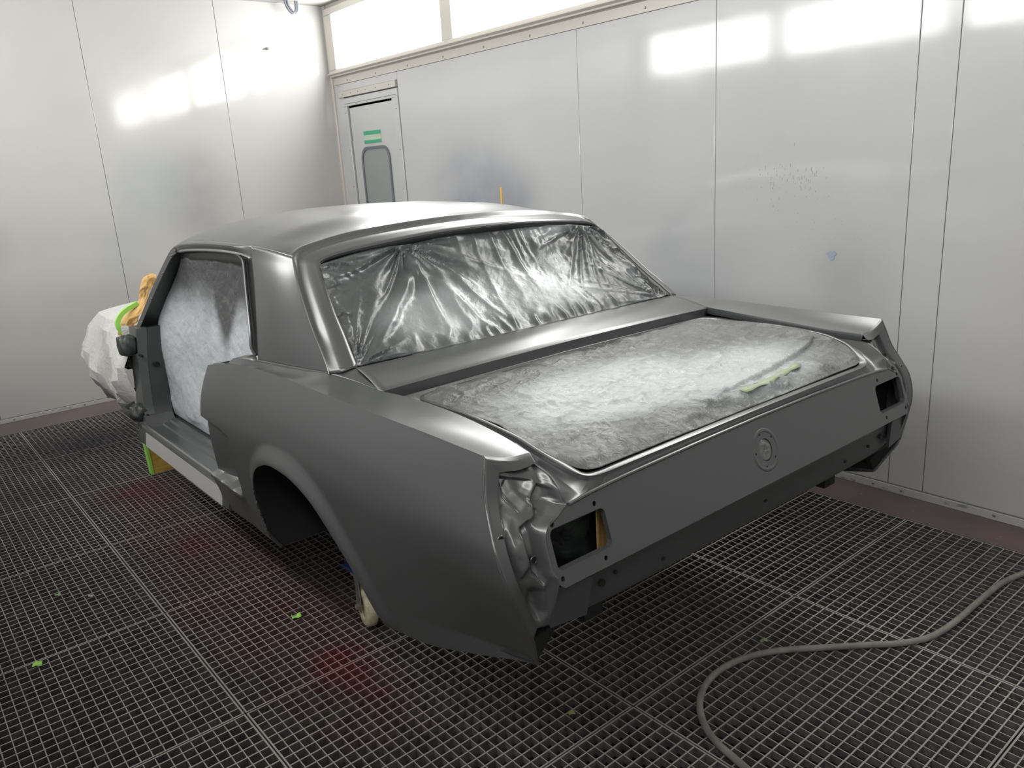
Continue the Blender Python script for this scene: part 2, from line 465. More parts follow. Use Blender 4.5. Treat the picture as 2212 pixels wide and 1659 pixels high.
# ---- light-box windows, both long walls
def window_row(xs, sgn, num0, nq=3):
    """sgn +1: pane faces -x (right wall)"""
    k = num0
    fr = MB()
    fx0, fx1 = (xs - .035, xs + .10) if sgn > 0 else (xs - .10, xs + .035)
    fr.box(fx0, fx1, YF, YB - .03, 2.345, 2.398); fr.box(fx0, fx1, YF, YB - .03, 2.822, 2.875)
    fr.box(fx0, fx1, YB - .16, YB - .03, 2.398, 2.822)
    mull = [(3.60, 3.728)]
    for q in range(1, nq): mull.append((3.60 - 1.672 * q, 3.728 - 1.672 * q))
    for a, b_ in mull: fr.box(fx0, fx1, a, b_, 2.398, 2.822)
    fr.box(fx0, fx1, YF, 3.728 - 1.672 * nq, 2.398, 2.822)
    t = fr.build('trim_%d' % (num0 + 1), TRIMW, bevel=.004); tag(t, kind='structure')
    # angled drip ledge below the frame
    lx = xs - .055 * sgn
    b2 = MB(); b2.add([(xs, YF, 2.338), (xs, YB - .03, 2.338), (lx, YF, 2.366), (lx, YB - .03, 2.366), (lx, YF, 2.374), (lx, YB - .03, 2.374), (xs, YF, 2.374), (xs, YB - .03, 2.374)],
                      [(0, 1, 3, 2), (2, 3, 5, 4), (4, 5, 7, 6), (0, 2, 4, 6), (1, 7, 5, 3)])
    b2.build('drip_ledge', TRIMW, t)
    hd = MB().box(min(xs, xs + .1 * sgn), max(xs, xs + .1 * sgn), YF, YB, 2.875, ZC).build('head_rail', TRIMW, t)
    for y in np.arange(5.1, -2.4, -.35):
        screw(t, (fx0 if sgn > 0 else fx1, y, 2.362), (-sgn, 0, 0), .006)
    edges = [(YB - .16, 3.728)] + [(3.60 - 1.672 * q, 3.728 - 1.672 * (q + 1)) for q in range(nq)]
    for (ya, yb) in edges:
        px_ = xs + .014 * sgn; q4 = [(px_, yb, 2.398), (px_, ya, 2.398), (px_, ya, 2.822), (px_, yb, 2.822)]
        o = new_mesh('window_%d' % k, q4, [(0, 1, 2, 3)[::-1] if sgn > 0 else (0, 1, 2, 3)], PANE, None, False); tag(o, kind='structure'); k += 1
        # torn edges of the protective film along the pane border
        z0 = 2.400; px = xs - .001 * sgn + .011 * sgn
        vs, fs = [], []
        nn = 60
        for i in range(nn):
            y = ya + (yb - ya) * i / (nn - 1); h = .004 + .016 * max(0, float(vn(y * 9, 3.3)) + .1) + .02 * max(0, float(vn(y * 30, 1.3)) - .25)
            e = max(0, 1 - min(i, nn - 1 - i) / 2.5); h += e * .05
            vs += [(px, y, z0), (px, y, z0 + h)]
        fs = [(2 * i, 2 * i + 2, 2 * i + 3, 2 * i + 1) for i in range(nn - 1)]
        sh = new_mesh('torn_film', vs, fs, MASKEDGE, o, False); solid(sh, .001)
    return k
kk = window_row(XR, 1, 1)
kk = window_row(XL, -1, kk + 1, 4)  # last pane, behind the camera, is invented: added to brighten the right wall

# ---- door in the right wall
dY0, dY1, dZ = 4.497, 5.188, 2.094
dr = MB().box(XR + .004, XR + .04, dY0 + .006, dY1 - .006, .01, dZ - .006)
door = None
def rounded(cy, cz, hy, hz, r, n=8):
    pts = []
    for (sy, sz, a0) in ((1, 1, 0), (-1, 1, 90), (-1, -1, 180), (1, -1, 270)):
        for k in range(n + 1):
            a = math.radians(a0 + 90 * k / n); pts.append((cy + sy * (hy - r) + r * math.cos(a), cz + sz * (hz - r) + r * math.sin(a)))
    return pts
door = dr.build('door_1', DOORM, bevel=.004); tag(door, kind='structure')
wy, wz, whx, whz = 4.822, 1.31, .226, .455
ring = rounded(wy, wz, whx, whz, .10); ring2 = rounded(wy, wz, whx - .022, whz - .022, .085)
v = [(XR - .006, a, c) for a, c in ring] + [(XR - .006, a, c) for a, c in ring2] + [(XR + .01, a, c) for a, c in ring] + [(XR + .01, a, c) for a, c in ring2]
q = len(ring); fcs = []
for i in range(q):
    j = (i + 1) % q
    fcs += [(i, j, q + j, q + i), (2 * q + i, i, q + i, 3 * q + i) if False else (i, 2 * q + i, 2 * q + j, j), (q + i, q + j, 3 * q + j, 3 * q + i)]
new_mesh('window_gasket', v, fcs, GASKET, door, False)
v = [(XR + .002, a, c) for a, c in ring2]; new_mesh('window_pane', v + [(XR + .004, a, c) for a, c in ring2], [tuple(range(q)), tuple(range(q, 2 * q))[::-1]], GLASS_GREY, door, False)
# dark slit round the slab and the frame
fr = MB()
fr.box(XR - .008, XR + .03, dY1 + .008, 5.247, .04, dZ + .0075); fr.box(XR - .008, XR + .03, 4.40, dY0 - .008, .04, dZ + .0075)
fr.box(XR - .008, XR + .03, 4.40, 5.247, dZ + .008, 2.168)
df = fr.build('door_frame', DOORM, door, bevel=.003)
fr = MB().box(XR - .014, XR + .02, 4.41, 5.31, 2.176, 2.224).build('frame_head', TRIMW, door, bevel=.003)
MB().box(XR + .012, XR + .02, dY0 - .02, dY1 + .02, 0, dZ + .02).build('door_gap', SEAM, door)
MB().box(XR - .0095, XR - .007, 4.42, 5.23, 2.120, 2.124).build('head_groove', SEAM, door)
for y in (5.24, 5.1, 4.98, 4.86, 4.7, 4.5): screw(door, (XR - .014, y, 2.20), (-1, 0, 0), .006)
for z in (2.05, 1.75, 1.45): screw(door, (XR - .008, 5.225, z), (-1, 0, 0), .006); screw(door, (XR - .008, 4.43, z - .03), (-1, 0, 0), .006)
sg = empty('door_sign', (XR, 4.845, 1.79)); tag(sg, 'small green and pale sign on the door above its pane', 'sign')
MB().box(XR - .001, XR + .004, 4.711, 4.978, 1.79, 1.886).build('sign_plate', SIGN_P, sg)
MB().box(XR - .003, XR - .001, 4.711, 4.978, 1.856, 1.886).build('upper_band', SIGN_G, sg)
MB().box(XR - .003, XR - .001, 4.711, 4.978, 1.79, 1.815).build('lower_band', SIGN_G, sg)
# yellow-orange tape line on the wall and a paint spot
o = MB().box(XR - .002, XR + .001, 3.215, 3.232, .85, 1.415).build('wall_tape', ORANGE); tag(o, 'narrow orange tape strip stuck upright on the long wall', 'tape')
sv = [(XR - .0015, .835 + (.020 + .005 * math.sin(3 * a) + .004 * math.sin(7 * a)) * math.cos(a), 1.073 + (.022 + .005 * math.sin(3 * a + 1) + .004 * math.cos(5 * a)) * math.sin(a)) for a in np.linspace(0, 2 * math.pi, 36, endpoint=False)]
sp = new_mesh('paint_spot', sv, [tuple(range(36))], SPLAT, wr, False); solid(sp, .001)
# chip cluster on the same panel
b = MB()
for k in range(70):
    y = 1.06 + random.gauss(0, .09); z = 1.44 + random.gauss(0, .05) - abs(random.gauss(0, .06)) * (random.random() < .5)
    s = random.uniform(.0006, .0018); h = s * random.uniform(1, 6)
    b.box(XR - .0008, XR + .001, y - s, y + s, z - h, z + h)
for k in range(60):
    y = .95 + random.gauss(0, .18); z = 1.15 + random.gauss(0, .12); s = random.uniform(.0005, .0018)
    b.box(XR - .0008, XR + .001, y - s, y + s, z - s, z + s)
o = b.build('paint_chips', mat('chipped_paint', (.36, .35, .34), .7), wr); tag(o, kind='stuff')
# bolt and conduit
b = MB(); b.tube([(1.256, YB, 2.564), (1.256, YB - .02, 2.564), (1.235, YB - .05, 2.562)], [.012, .012, .006], 8)
o = b.build('wall_bolt', SCREW, wl)
cd = empty('conduit', (1.46, YB - .05, ZC)); tag(cd, 'grey bent conduit pair hanging from the ceiling beside the end wall', 'conduit')
for dx in (0, .05):
    pts = cr([(1.40 + dx * .4, 5.30, ZC), (1.405 + dx * .4, 5.30, 2.88), (1.425 + dx * .5, 5.30, 2.84), (1.455 + dx * .5, 5.30, 2.815 + dx * .1), (1.485 + dx * .3, 5.30, 2.84), (1.49 + dx * .3, 5.30, ZC)], 22)
    MB().tube(pts, .009, 8).build('pipe', GASKET, cd, smooth=True)

# ================================================================= the car body shell
car = empty('car_body', (0, 2.0, 0.44))
tag(car, 'stripped coupe body shell in grey primer standing on castors over the grating', 'car')

def mirror_obj(o, name):
    me = o.data.copy(); n = len(me.vertices); co = np.empty(n * 3); me.vertices.foreach_get('co', co)
    co = co.reshape(-1, 3); co[:, 0] *= -1; me.vertices.foreach_set('co', co.ravel()); me.flip_normals(); me.update()
    r = bpy.data.objects.new(name, me); link(r); par(r, car)
    for md in o.modifiers:
        k = r.modifiers.new(md.name, md.type)
        if md.type == 'SOLIDIFY': k.thickness = md.thickness; k.offset = md.offset
        if md.type == 'BEVEL': k.width = md.width; k.segments = md.segments; k.limit_method = 'ANGLE'; k.angle_limit = md.angle_limit
    return r

class Patch:
    def __init__(s): s.v = []; s.f = []
    def add(s, v, f):
        n = len(s.v); s.v += [tuple(p) for p in v]; s.f += [tuple(i + n for i in q) for q in f]; return s
    def build(s, name, m, sharp=32, thick=.0025, weld=.0008):
        o = new_mesh(name, s.v, s.f, m, None, False)
        bm = bmesh.new(); bm.from_mesh(o.data); bmesh.ops.remove_doubles(bm, verts=bm.verts, dist=weld)
        bmesh.ops.recalc_face_normals(bm, faces=bm.faces); bm.to_mesh(o.data); bm.free()
        o.data.polygons.foreach_set('use_smooth', [True] * len(o.data.polygons)); o.data.set_sharp_from_angle(angle=math.radians(sharp))
        if thick: solid(o, thick, -1)
        par(o, car); return o

# ---- quarter panel ------------------------------------------------
CREST = [(-.800, .104, 1.025), (-.800, .24, 1.026), (-.804, .384, 1.028), (-.808, .608, 1.030), (-.811, .80, 1.032), (-.813, 1.0, 1.034), (-.813, 1.17, 1.030), (-.813, 1.35, 1.018), (-.811, 1.50, .996), (-.806, 1.645, .966)]
crest = cr(CREST, 400)
cy_, cx_, cz_ = crest[:, 1], crest[:, 0], crest[:, 2]
def crest_z(y): return np.interp(y, cy_, cz_)
def crest_x(y): return np.interp(y, cy_, cx_)
ARCH = [(1.185, .447), (1.205, .54), (1.197, .655), (1.145, .735), (1.045, .782), (.93, .788), (.84, .772), (.756, .735), (.668, .660), (.595, .575), (.55, .505), (.53, .462)]
TAILZ = np.array([.54, .60, .646, .727, .784, .844, .889, .943, .993, 1.025])
TAILY = np.array([.060, .030, .010, .007, .008, .024, .048, .078, .094, .104])
TAILX = np.array([.728, .757, .779, .817, .838, .845, .838, .823, .810, .800])
PZ = np.array([.40, .445, .52, .60, .68, .75, .82, .88, .93, .98, 1.03])
PO = np.array([-.012, .004, .022, .036, .046, .052, .054, .048, .039, .022, .0])
_po = cr(np.c_[PZ, PO], 300); _tx = cr(np.c_[TAILZ, TAILX], 300); _ty = cr(np.c_[TAILZ, TAILY], 300)
def side_x(y, z):
    """outward (positive) x of the left quarter skin"""
    y = np.asarray(y, float); z = np.asarray(z, float)
    zt = crest_z(y); zz = 1.03 - (zt - z)
    main = -crest_x(y) + np.interp(zz, _po[:, 0], _po[:, 1])
    tail = np.interp(z, _tx[:, 0], _tx[:, 1])
    w_ = sst(.55, .06, y) ** 1.2
    x = main * (1 - w_) + tail * w_
    return x
A = cr(ARCH, 300)
def arch_d(y, z):
    return np.sqrt((y[..., None] - A[:, 0]) ** 2 + (z[..., None] - A[:, 1]) ** 2).min(-1)
NF = 110
B1 = np.c_[np.linspace(1.662, 1.185, NF), np.full(NF, .447)]
NA2 = 170
B2 = cl(ARCH, NA2); yB = np.linspace(.53, .06, 90); B3 = np.c_[yB, np.interp(yB, [.06, .2, .35, .45, .53], [.54, .502, .472, .463, .462])]
Bt = np.vstack([B1, B2[1:], B3[1:]])
t1 = np.linspace(1.645, 1.27, NF); t2 = np.linspace(1.27, .46, NA2); t3 = np.linspace(.46, .104, 90)
Ty = np.r_[t1, t2[1:], t3[1:]]; Tz = crest_z(Ty)
NR = 120
u = np.linspace(0, 1, NR)[:, None]
Y = Bt[:, 0] * (1 - u ** 1.0) + Ty * u; Z = Bt[:, 1] * (1 - u) + Tz * u
wt = sst(.70, .104, Ty)
lin = .06 + (.104 - .06) * (Z - .54) / (1.025 - .54)
Y = Y + wt * (np.interp(Z, _ty[:, 0], _ty[:, 1]) - lin) * (Z < 1.03)
X = side_x(Y, Z)
# wheel-arch flare, scoop and bead
D = arch_d(Y, Z)
X += .017 * sst(.062, .0, D) * sst(.43, .50, Z)
sc = sst(1.372, 1.395, Y) * sst(.798, .778, Z - .02 * sst(1.46, 1.38, Y) * -1 - .012 * sst(1.45, 1.38, Y)) * sst(.580, .592, Z)
X -= (.024 + .026 * sst(1.66, 1.40, Y)) * sc
bead = np.exp(-((Z - .573) / .013) ** 2) * sst(1.362, 1.378, Y)
X += .008 * bead
X -= .010 * sst(1.30, 1.42, Y) * sst(.56, .50, Z) * .6
qp = Patch()
Vs = np.stack([-X, Y, Z], -1)
nr, ncc = Vs.shape[:2]
qp.add(Vs.reshape(-1, 3), gridfaces(nr, ncc))
# returned lip along the arch and bottom edge
low = Vs[0]; lip = low.copy(); lip[:, 0] += .008; lip[:, 2] += .001
qp.add(np.vstack([low, lip]), gridfaces(2, ncc))
# upper surface: dished deck between crest and boot channel, then up to the sail panel
crest_pts = Vs[-1]                                   # front -> tail
fy = crest_pts[:, 1]
INNER = np.array([(-.683, .092, .997), (-.662, .224, 1.004), (-.656, .372, 1.014), (-.660, .512, 1.020), (-.672, .612, 1.0225), (-.686, .692, 1.024),
                  (-.703, .790, 1.036), (-.727, .885, 1.045), (-.730, 1.00, 1.036), (-.731, 1.12, 1.026), (-.731, 1.227, 1.018), (-.731, 1.373, 1.006), (-.728, 1.46, .998), (-.722, 1.56, .985), (-.716, 1.645, .972)])
inn = cr(INNER, 300)
o_in = np.argsort(inn[:, 1]); iy = inn[o_in, 1]
inner_pts = np.stack([np.interp(fy, iy, inn[o_in, 0]), np.clip(fy, .092, 1.645), np.interp(fy, iy, inn[o_in, 2])], 1)
rows = []
for s in np.linspace(0, 1, 22):
    P_ = crest_pts * (1 - s) + inner_pts * s
    dip = .0075 * math.sin(math.pi * s) * sst(.9, .1, fy) + .014 * math.sin(math.pi * s) ** 1.2 * sst(.85, 1.2, fy)
    P_[:, 2] -= dip
    # wavy ledge by the door shut
    P_[:, 2] += .012 * np.exp(-((s - .28) / .12) ** 2) * sst(1.42, 1.62, fy) - .010 * np.exp(-((s - .55) / .15) ** 2) * sst(1.45, 1.6, fy)
    rows.append(P_)
qrows = rows
v_, f_2 = loft(rows); qp.add(v_, f_2)
# side wall of the boot channel
k0 = np.where(fy <= .70)[0]
edge = inner_pts[k0]; dn = edge.copy(); dn[:, 0] += .006; dn[:, 2] -= .022
qp.add(np.vstack([edge, dn]), gridfaces(2, len(k0)))
# door shut return
fe = Vs[:, 0]; fi = fe.copy(); fi[:, 0] = -.73; fi[:, 1] += .004
qp.add(np.vstack([fe, fi]), gridfaces(2, nr))
ql = qp.build('quarter_panel', PRIMER, 28)
mirror_obj(ql, 'quarter_panel')

# ---- sail panel, roof, backlight surround -------------------------
OUT_SIDE = np.array([(-.728, .880, 1.046), (-.717, .935, 1.096), (-.705, .996, 1.140), (-.687, 1.072, 1.205), (-.662, 1.156, 1.275), (-.634, 1.228, 1.335)])
OUT_TOP = np.array([(-.634, 1.228, 1.335), (-.612, 1.248, 1.352), (-.575, 1.256, 1.362), (-.52, 1.262, 1.371), (-.415, 1.256, 1.386), (-.30, 1.245, 1.395), (-.15, 1.232, 1.403), (0, 1.226, 1.406)])
RAIL = np.array([(-.634, 1.228, 1.335), (-.634, 1.36, 1.347), (-.628, 1.52, 1.353), (-.617, 1.72, 1.354), (-.607, 1.95, 1.352), (-.597, 2.2, 1.345), (-.586, 2.40, 1.335), (-.576, 2.50, 1.320)])
DTOP = np.array([(-.632, 1.561, 1.317), (-.627, 1.62, 1.323), (-.619, 1.72, 1.326), (-.612, 1.90, 1.326), (-.604, 2.10, 1.320), (-.598, 2.30, 1.310), (-.594, 2.44, 1.298), (-.592, 2.505, 1.284)])
BPIL = np.array([(-.7295, 1.382, 1.006), (-.722, 1.392, 1.045), (-.710, 1.409, 1.090), (-.693, 1.437, 1.145), (-.668, 1.484, 1.213), (-.648, 1.524, 1.269), (-.632, 1.561, 1.317)])
STRIP = np.array([(-.700, 1.475, 1.005), (-.705, 1.489, 1.032), (-.694, 1.507, 1.075), (-.672, 1.555, 1.145), (-.648, 1.608, 1.216), (-.625, 1.657, 1.281), (-.620, 1.678, 1.303), (-.615, 1.724, 1.316), (-.612, 1.792, 1.3195), (-.610, 1.90, 1.319), (-.602, 2.10, 1.313), (-.596, 2.30, 1.303), (-.592, 2.44, 1.291)])
PBASE = np.array([(-.728, .880, 1.046), (-.731, 1.00, 1.0365), (-.732, 1.12, 1.027), (-.732, 1.227, 1.019), (-.731, 1.31, 1.012), (-.7295, 1.382, 1.006)])
# Coons patch for the sail panel
def coons(c0, c1, d0, d1, n, m_):
    """c0,c1: bottom/top (u), d0,d1: left/right (v)"""
    C0, C1 = cl(c0, n), cl(c1, n); D0, D1 = cl(d0, m_), cl(d1, m_)
    u = np.linspace(0, 1, n)[None, :, None]; v = np.linspace(0, 1, m_)[:, None, None]
    S = (1 - v) * C0[None] + v * C1[None] + (1 - u) * D0[:, None] + u * D1[:, None]
    S -= (1 - u) * (1 - v) * C0[0] + u * (1 - v) * C0[-1] + (1 - u) * v * C1[0] + u * v * C1[-1]
    return S
topedge = np.vstack([RAIL[:3], [(-.633, 1.60, 1.340)], ])
railcut = cr(RAIL, 200); kx = np.argmin(abs(railcut[:, 1] - 1.561)); rail_a = np.vstack([railcut[:kx:8], railcut[kx]]); rail_b = np.vstack([railcut[kx::8], railcut[-1]])
front = np.vstack([BPIL, [rail_a[-1] * .5 + BPIL[-1] * .5], [rail_a[-1]]])
S = coons(PBASE, rail_a, OUT_SIDE, front, 44, 40)
uu = np.linspace(0, 1, 44)[None, :]; vv = np.linspace(0, 1, 40)[:, None]
S[..., 0] -= .012 * np.sin(math.pi * uu) ** 1.6 * np.sin(math.pi * vv) ** .8
rp = Patch(); rp.add(S.reshape(-1, 3), gridfaces(40, 44))
# side rail above the door
ra = cl(rail_b, 40); da = cl(DTOP, 40); rows = across([ra, ra * .5 + da * .5 + np.array([-.011, 0, .005]) * sst(0, .2, np.linspace(0, 1, 40))[:, None], da], 8)
v_, f_2 = loft(rows); rp.add(v_, f_2)
# rolled lip at the opening
d2 = da.copy(); d2[:, 0] -= .004; d2[:, 2] -= .006; d3 = d2.copy(); d3[:, 0] += .018; d3[:, 2] -= .004
v_, f_2 = loft([da, d2, d3]); rp.add(v_, f_2)
sail = rp.build('sail_panel', PRIMER, 40)
mirror_obj(sail, 'sail_panel')

# roof skin: rows from the backlight edge forward to the header
outtop = np.vstack([OUT_TOP, OUT_TOP[-2::-1] * np.array([-1, 1, 1])])
NX = 61
edge = cl(outtop, NX)
railL = railcut
rows = []
ys = np.linspace(0, 1, 46)
cent_y = [1.226, 1.35, 1.55, 1.85, 2.15, 2.40, 2.54]; cent_z = [1.406, 1.424, 1.437, 1.442, 1.435, 1.415, 1.392]
for s in ys:
    P_ = np.zeros((NX, 3)); 
    yl = 1.228 + (2.50 - 1.228) * s; yc = 1.226 + (2.56 - 1.226) * s
    k = np.interp(yl, railL[:, 1], np.arange(len(railL))); xl = -np.interp(yl, railL[:, 1], railL[:, 0]); zl = np.interp(yl, railL[:, 1], railL[:, 2]); zc = np.interp(yc, cent_y, cent_z)
    t = np.linspace(-1, 1, NX); t = np.sign(t) * (1 - (1 - abs(t)) ** 1.25)
    P_[:, 0] = t * xl; P_[:, 1] = yc + (yl - yc) * t ** 2
    P_[:, 2] = zl + (zc - zl) * (1 - abs(t) ** 3.0)
    w_ = sst(.22, 0, s)
    w_ = w_ * (1 - abs(t) ** 8)[:, None]
    rows.append(P_ * (1 - w_) + (edge + np.array([0, (yc - 1.226), 0])) * w_ if s > 0 else edge)
# smooth centre profile
rows = [r.copy() for r in rows]
zc_s = cr(np.c_[cent_y, cent_z], 100)
for i, s in enumerate(ys):
    pass
v_, f_2 = loft(rows)
rf = Patch(); rf.add(v_, f_2)
hd = rows[-1]; hd2 = hd.copy(); hd2[:, 1] += .03; hd2[:, 2] -= .018; hd3 = hd2.copy(); hd3[:, 2] -= .03; hd3[:, 1] -= .02
v_, f_2 = loft([hd, hd2, hd3]); rf.add(v_, f_2)
roof = rf.build('roof_panel', PRIMER, 45)

# backlight surround: outer crease -> hollow -> flat band -> opening edge -> deep return
IN_SIDE = np.array([(-.664, .842, 1.058), (-.655, .885, 1.093), (-.642, .940, 1.135), (-.629, 1.008, 1.190), (-.608, 1.088, 1.263), (-.595, 1.140, 1.308)])
IN_TOP = np.array([(-.595, 1.140, 1.308), (-.583, 1.148, 1.319), (-.555, 1.146, 1.328), (-.50, 1.138, 1.338), (-.38, 1.120, 1.351), (-.26, 1.106, 1.361), (-.13, 1.095, 1.368), (0, 1.092, 1.370)])
MID_SIDE = np.array([(-.706, .850, 1.050), (-.695, .893, 1.086), (-.680, .944, 1.125), (-.659, 1.028, 1.193), (-.634, 1.120, 1.268), (-.610, 1.184, 1.320)])
MID_TOP = np.array([(-.610, 1.184, 1.320), (-.592, 1.200, 1.334), (-.560, 1.204, 1.345), (-.50, 1.204, 1.357), (-.40, 1.196, 1.370), (-.28, 1.186, 1.379), (-.14, 1.176, 1.386), (0, 1.172, 1.389)])
def ring_curve(side, topc, ext=None):
    L = np.vstack([cl(side, 40), cl(topc, 40)[1:]])
    if ext is not None: L = np.vstack([cl(np.array([ext, side[0]]), 8)[:-1], L])
    Rr = L[-2::-1] * np.array([-1, 1, 1]); return np.vstack([L, Rr])
oc = ring_curve(OUT_SIDE, OUT_TOP)
mc = ring_curve(MID_SIDE, MID_TOP)
ic = ring_curve(IN_SIDE, IN_TOP)
h1 = oc * .55 + mc * .45
w_up = np.clip((oc[:, 2] - 1.05) / .1, 0, 1)[:, None]
h1 = h1 + np.array([0, .7, -.72]) * .011 * w_up
r1 = ic.copy(); dirn = np.array([0, .022, -.018]); r1 += dirn * np.clip((ic[:, 2:3] - 1.04) / .03, 0, 1)
r2 = r1 + (np.array([0, .030, -.006])) * np.clip((ic[:, 2:3] - 1.04) / .03, 0, 1)
sr = Patch(); rows = across([oc, h1, mc], 9) + across([mc, ic], 4)[1:]
v_, f_2 = loft(rows); sr.add(v_, f_2)
for s_ in (1, -1):   # web between deck, surround foot and tulip panel
    fa = cr([(-.686, .692, 1.024), (-.6945, .742, 1.030), (-.703, .790, 1.036), (-.718, .845, 1.0425), (-.728, .880, 1.046)], 16); fb = cr([(-.686, .692, 1.024), (-.6815, .728, 1.0315), (-.677, .765, 1.039), (-.670, .805, 1.0475), (-.664, .842, 1.058)], 16)
    v_, f_2 = loft(across([fa * np.array([s_, 1, 1]), (fa * .5 + fb * .5 - np.array([0, 0, .001])) * np.array([s_, 1, 1]), fb * np.array([s_, 1, 1])], 6)); sr.add(v_, f_2)
    sr.add(np.array([(-.7295, 1.382, 1.006), (-.70, 1.475, 1.006), (-.66, 1.47, 1.004), (-.68, 1.60, .985), (-.716, 1.645, .972), (-.722, 1.56, .985), (-.728, 1.46, .998)]) * np.array([s_, 1, 1]), [(0, 6, 5, 4, 3, 2, 1)])
so = sr.build('backlight_surround', PRIMER, 40)
sr = Patch(); v_, f_2 = loft([ic, r1, r2]); sr.add(v_, f_2)
ss = sr.build('backlight_channel', BLACK, 40)
# rolled edges that catch the light round the sail panel
for s_ in (-1, 1):
    ed = np.vstack([cl(OUT_SIDE, 26)[::-1], cl(PBASE, 26)[1:]]) * np.array([-s_, 1, 1]) 
    MB().tube(ed, .0038, 8).build('sail_edge', PRIMER, car, smooth=True)
# second inner rail line
MB().tube(r1[::2] + np.array([0, .004, .002]), .004, 6).build('pinch_weld', PRIMER_DARK, car, smooth=True)

# ---- tulip panel ahead of the boot --------------------------------
xs = np.linspace(-1, 1, 61)
def tul(x):  # rear edge and front edge
    hw = .686
    return np.stack([x * hw, .705 - .013 * x ** 2, 1.0285 - .0045 * x ** 2], 1)
def tulf(x):
    hw = .668
    return np.stack([x * hw, .838 + .006 * (1 - x ** 2), 1.0545 + .003 * (1 - x ** 2) + .003 * abs(x) ** 6], 1)
tr, tf = tul(xs), tulf(xs); mid_ = tr * .5 + tf * .5; mid_[:, 2] += .004
tp = Patch(); rows = across([tf, mid_, tr], 12); v_, f_2 = loft(rows); tp.add(v_, f_2)
te = tr.copy(); te[:, 1] -= .004; te[:, 2] -= .004; tdn = te.copy(); tdn[:, 2] -= .034; tdn[:, 1] += .002; tin = tdn.copy(); tin[:, 1] += .012
v_, f_2 = loft([tr, te, tdn, tin]); tp.add(v_, f_2)
tb = tf.copy(); tb[:, 1] += .03; tb[:, 2] -= .012; v_, f_2 = loft([tb, tf]); tp.add(v_, f_2)
tp.build('tulip_panel', PRIMER, 40)

# ---- boot channel, lip ---------------------------------------------
OO = [(0, .703, .995), (-.30, .699, .994), (-.52, .694, .993), (-.63, .690, .993), (-.672, .675, .994), (-.668, .62, .996), (-.662, .52, .997), (-.654, .372, .992), (-.660, .224, .982), (-.679, .105, .977), (-.674, .056, .961), (-.673, .028, .936), (-.664, .014, .906), (-.60, .017, .912), (-.50, .019, .916), (-.25, .020, .920), (0, .020, .921)]
II = [(0, .690, .989), (-.30, .686, .989), (-.50, .678, .990), (-.565, .663, .992), (-.600, .635, .995), (-.616, .59, .999), (-.624, .50, 1.003), (-.629, .372, 1.005), (-.635, .224, .997), (-.634, .145, .981), (-.622, .092, .962), (-.604, .055, .945), (-.578, .037, .934), (-.54, .031, .932), (-.48, .029, .933), (-.25, .028, .935), (0, .028, .936)]
oo, ii = cr(OO, 170), cr(II, 170)
def full(a): return np.vstack([a, a[-2::-1] * np.array([-1, 1, 1])])
oo, ii = full(oo), full(ii)
fl = oo * .35 + ii * .65; fl[:, 2] -= .014 + .004 * (abs(oo[:, 0]) > .6); g1 = oo * .75 + ii * .25; g1[:, 2] -= .006 + 0 * g1[:, 2]
li = ii * 1.0; li[:, 2] -= .012; li2 = ii.copy(); cen = np.array([0, .36, 1.0]); tg = np.gradient(ii, axis=0); dv = np.stack([-tg[:, 1], tg[:, 0], 0 * tg[:, 0]], 1); dv *= np.sign((dv * (cen - ii)).sum(1))[:, None]; dv /= np.linalg.norm(dv, axis=1)[:, None] + 1e-9; wdt = (.010 + .011 * np.clip((.12 - ii[:, 1]) / .08, 0, 1))[:, None]; li2 = ii + dv * wdt; li3 = li2.copy(); li3[:, 2] -= .02
gp = Patch(); rows = across([oo, g1, fl], 9) + [li, ii - dv * .001, ii + np.array([0, 0, .002]) + dv * .004, li2, li3]
v_, f_2 = loft(rows); gp.add(v_, f_2)
gp.build('boot_channel', PRIMER, 45)

# ---- tail panel with lamp openings ---------------------------------
def tail_y(z): return .020 + .31 * (z - .920)
def rrect(x0, x1, z0, z1, r, n=6, skew=0):
    pts = []
    for (sx_, sz, a0) in ((x1 - r, z1 - r, 0), (x0 + r, z1 - r, 90), (x0 + r, z0 + r, 180), (x1 - r, z0 + r, 270)):
        for k in range(n + 1):
            a = math.radians(a0 + 90 * k / n); pts.append((sx_ + r * math.cos(a), sz + r * math.sin(a)))
    return pts
outl = [(.664, .9055), (.690, .895), (.720, .884), (.736, .868), (.740, .835), (.740, .80), (.735, .770), (.722, .758)]
outer = [(0, .921), (.25, .9195), (.50, .915), (.60, .911)] + outl
outer = outer + [(-x, z) for x, z in outer[::-1] if x > 0]
holeR = rrect(.572, .728, .791, .872, .014); holeL = [(-x, z) for x, z in holeR]
bolts = []
for s in (-1, 1):
    for (x, z) in ((.595, .885), (.715, .880), (.60, .775), (.722, .776)): bolts.append((s * x, z))
circ = lambda x, z, r, n=10: [(x + r * math.cos(2 * math.pi * k / n), z + r * math.sin(2 * math.pi * k / n)) for k in range(n)]
GC = (.000, .838)
loops = [outer, holeR, holeL] + [circ(x, z, .0055) for x, z in bolts] + [circ(GC[0], GC[1], .0275, 28)]
fh = [(GC[0] + .042 * math.cos(math.radians(a)), GC[1] + .042 * math.sin(math.radians(a))) for a in (105, 35, -38, -105, 180)]
loops += [circ(x, z, .0034, 8) for x, z in fh]
pv, pe = [], []
for lp in loops:
    b0 = len(pv); pv += [Vector(q_) for q_ in lp]; pe += [(b0 + k, b0 + (k + 1) % len(lp)) for k in range(len(lp))]
res = geometry.delaunay_2d_cdt(pv, pe, [], 1, 1e-6)
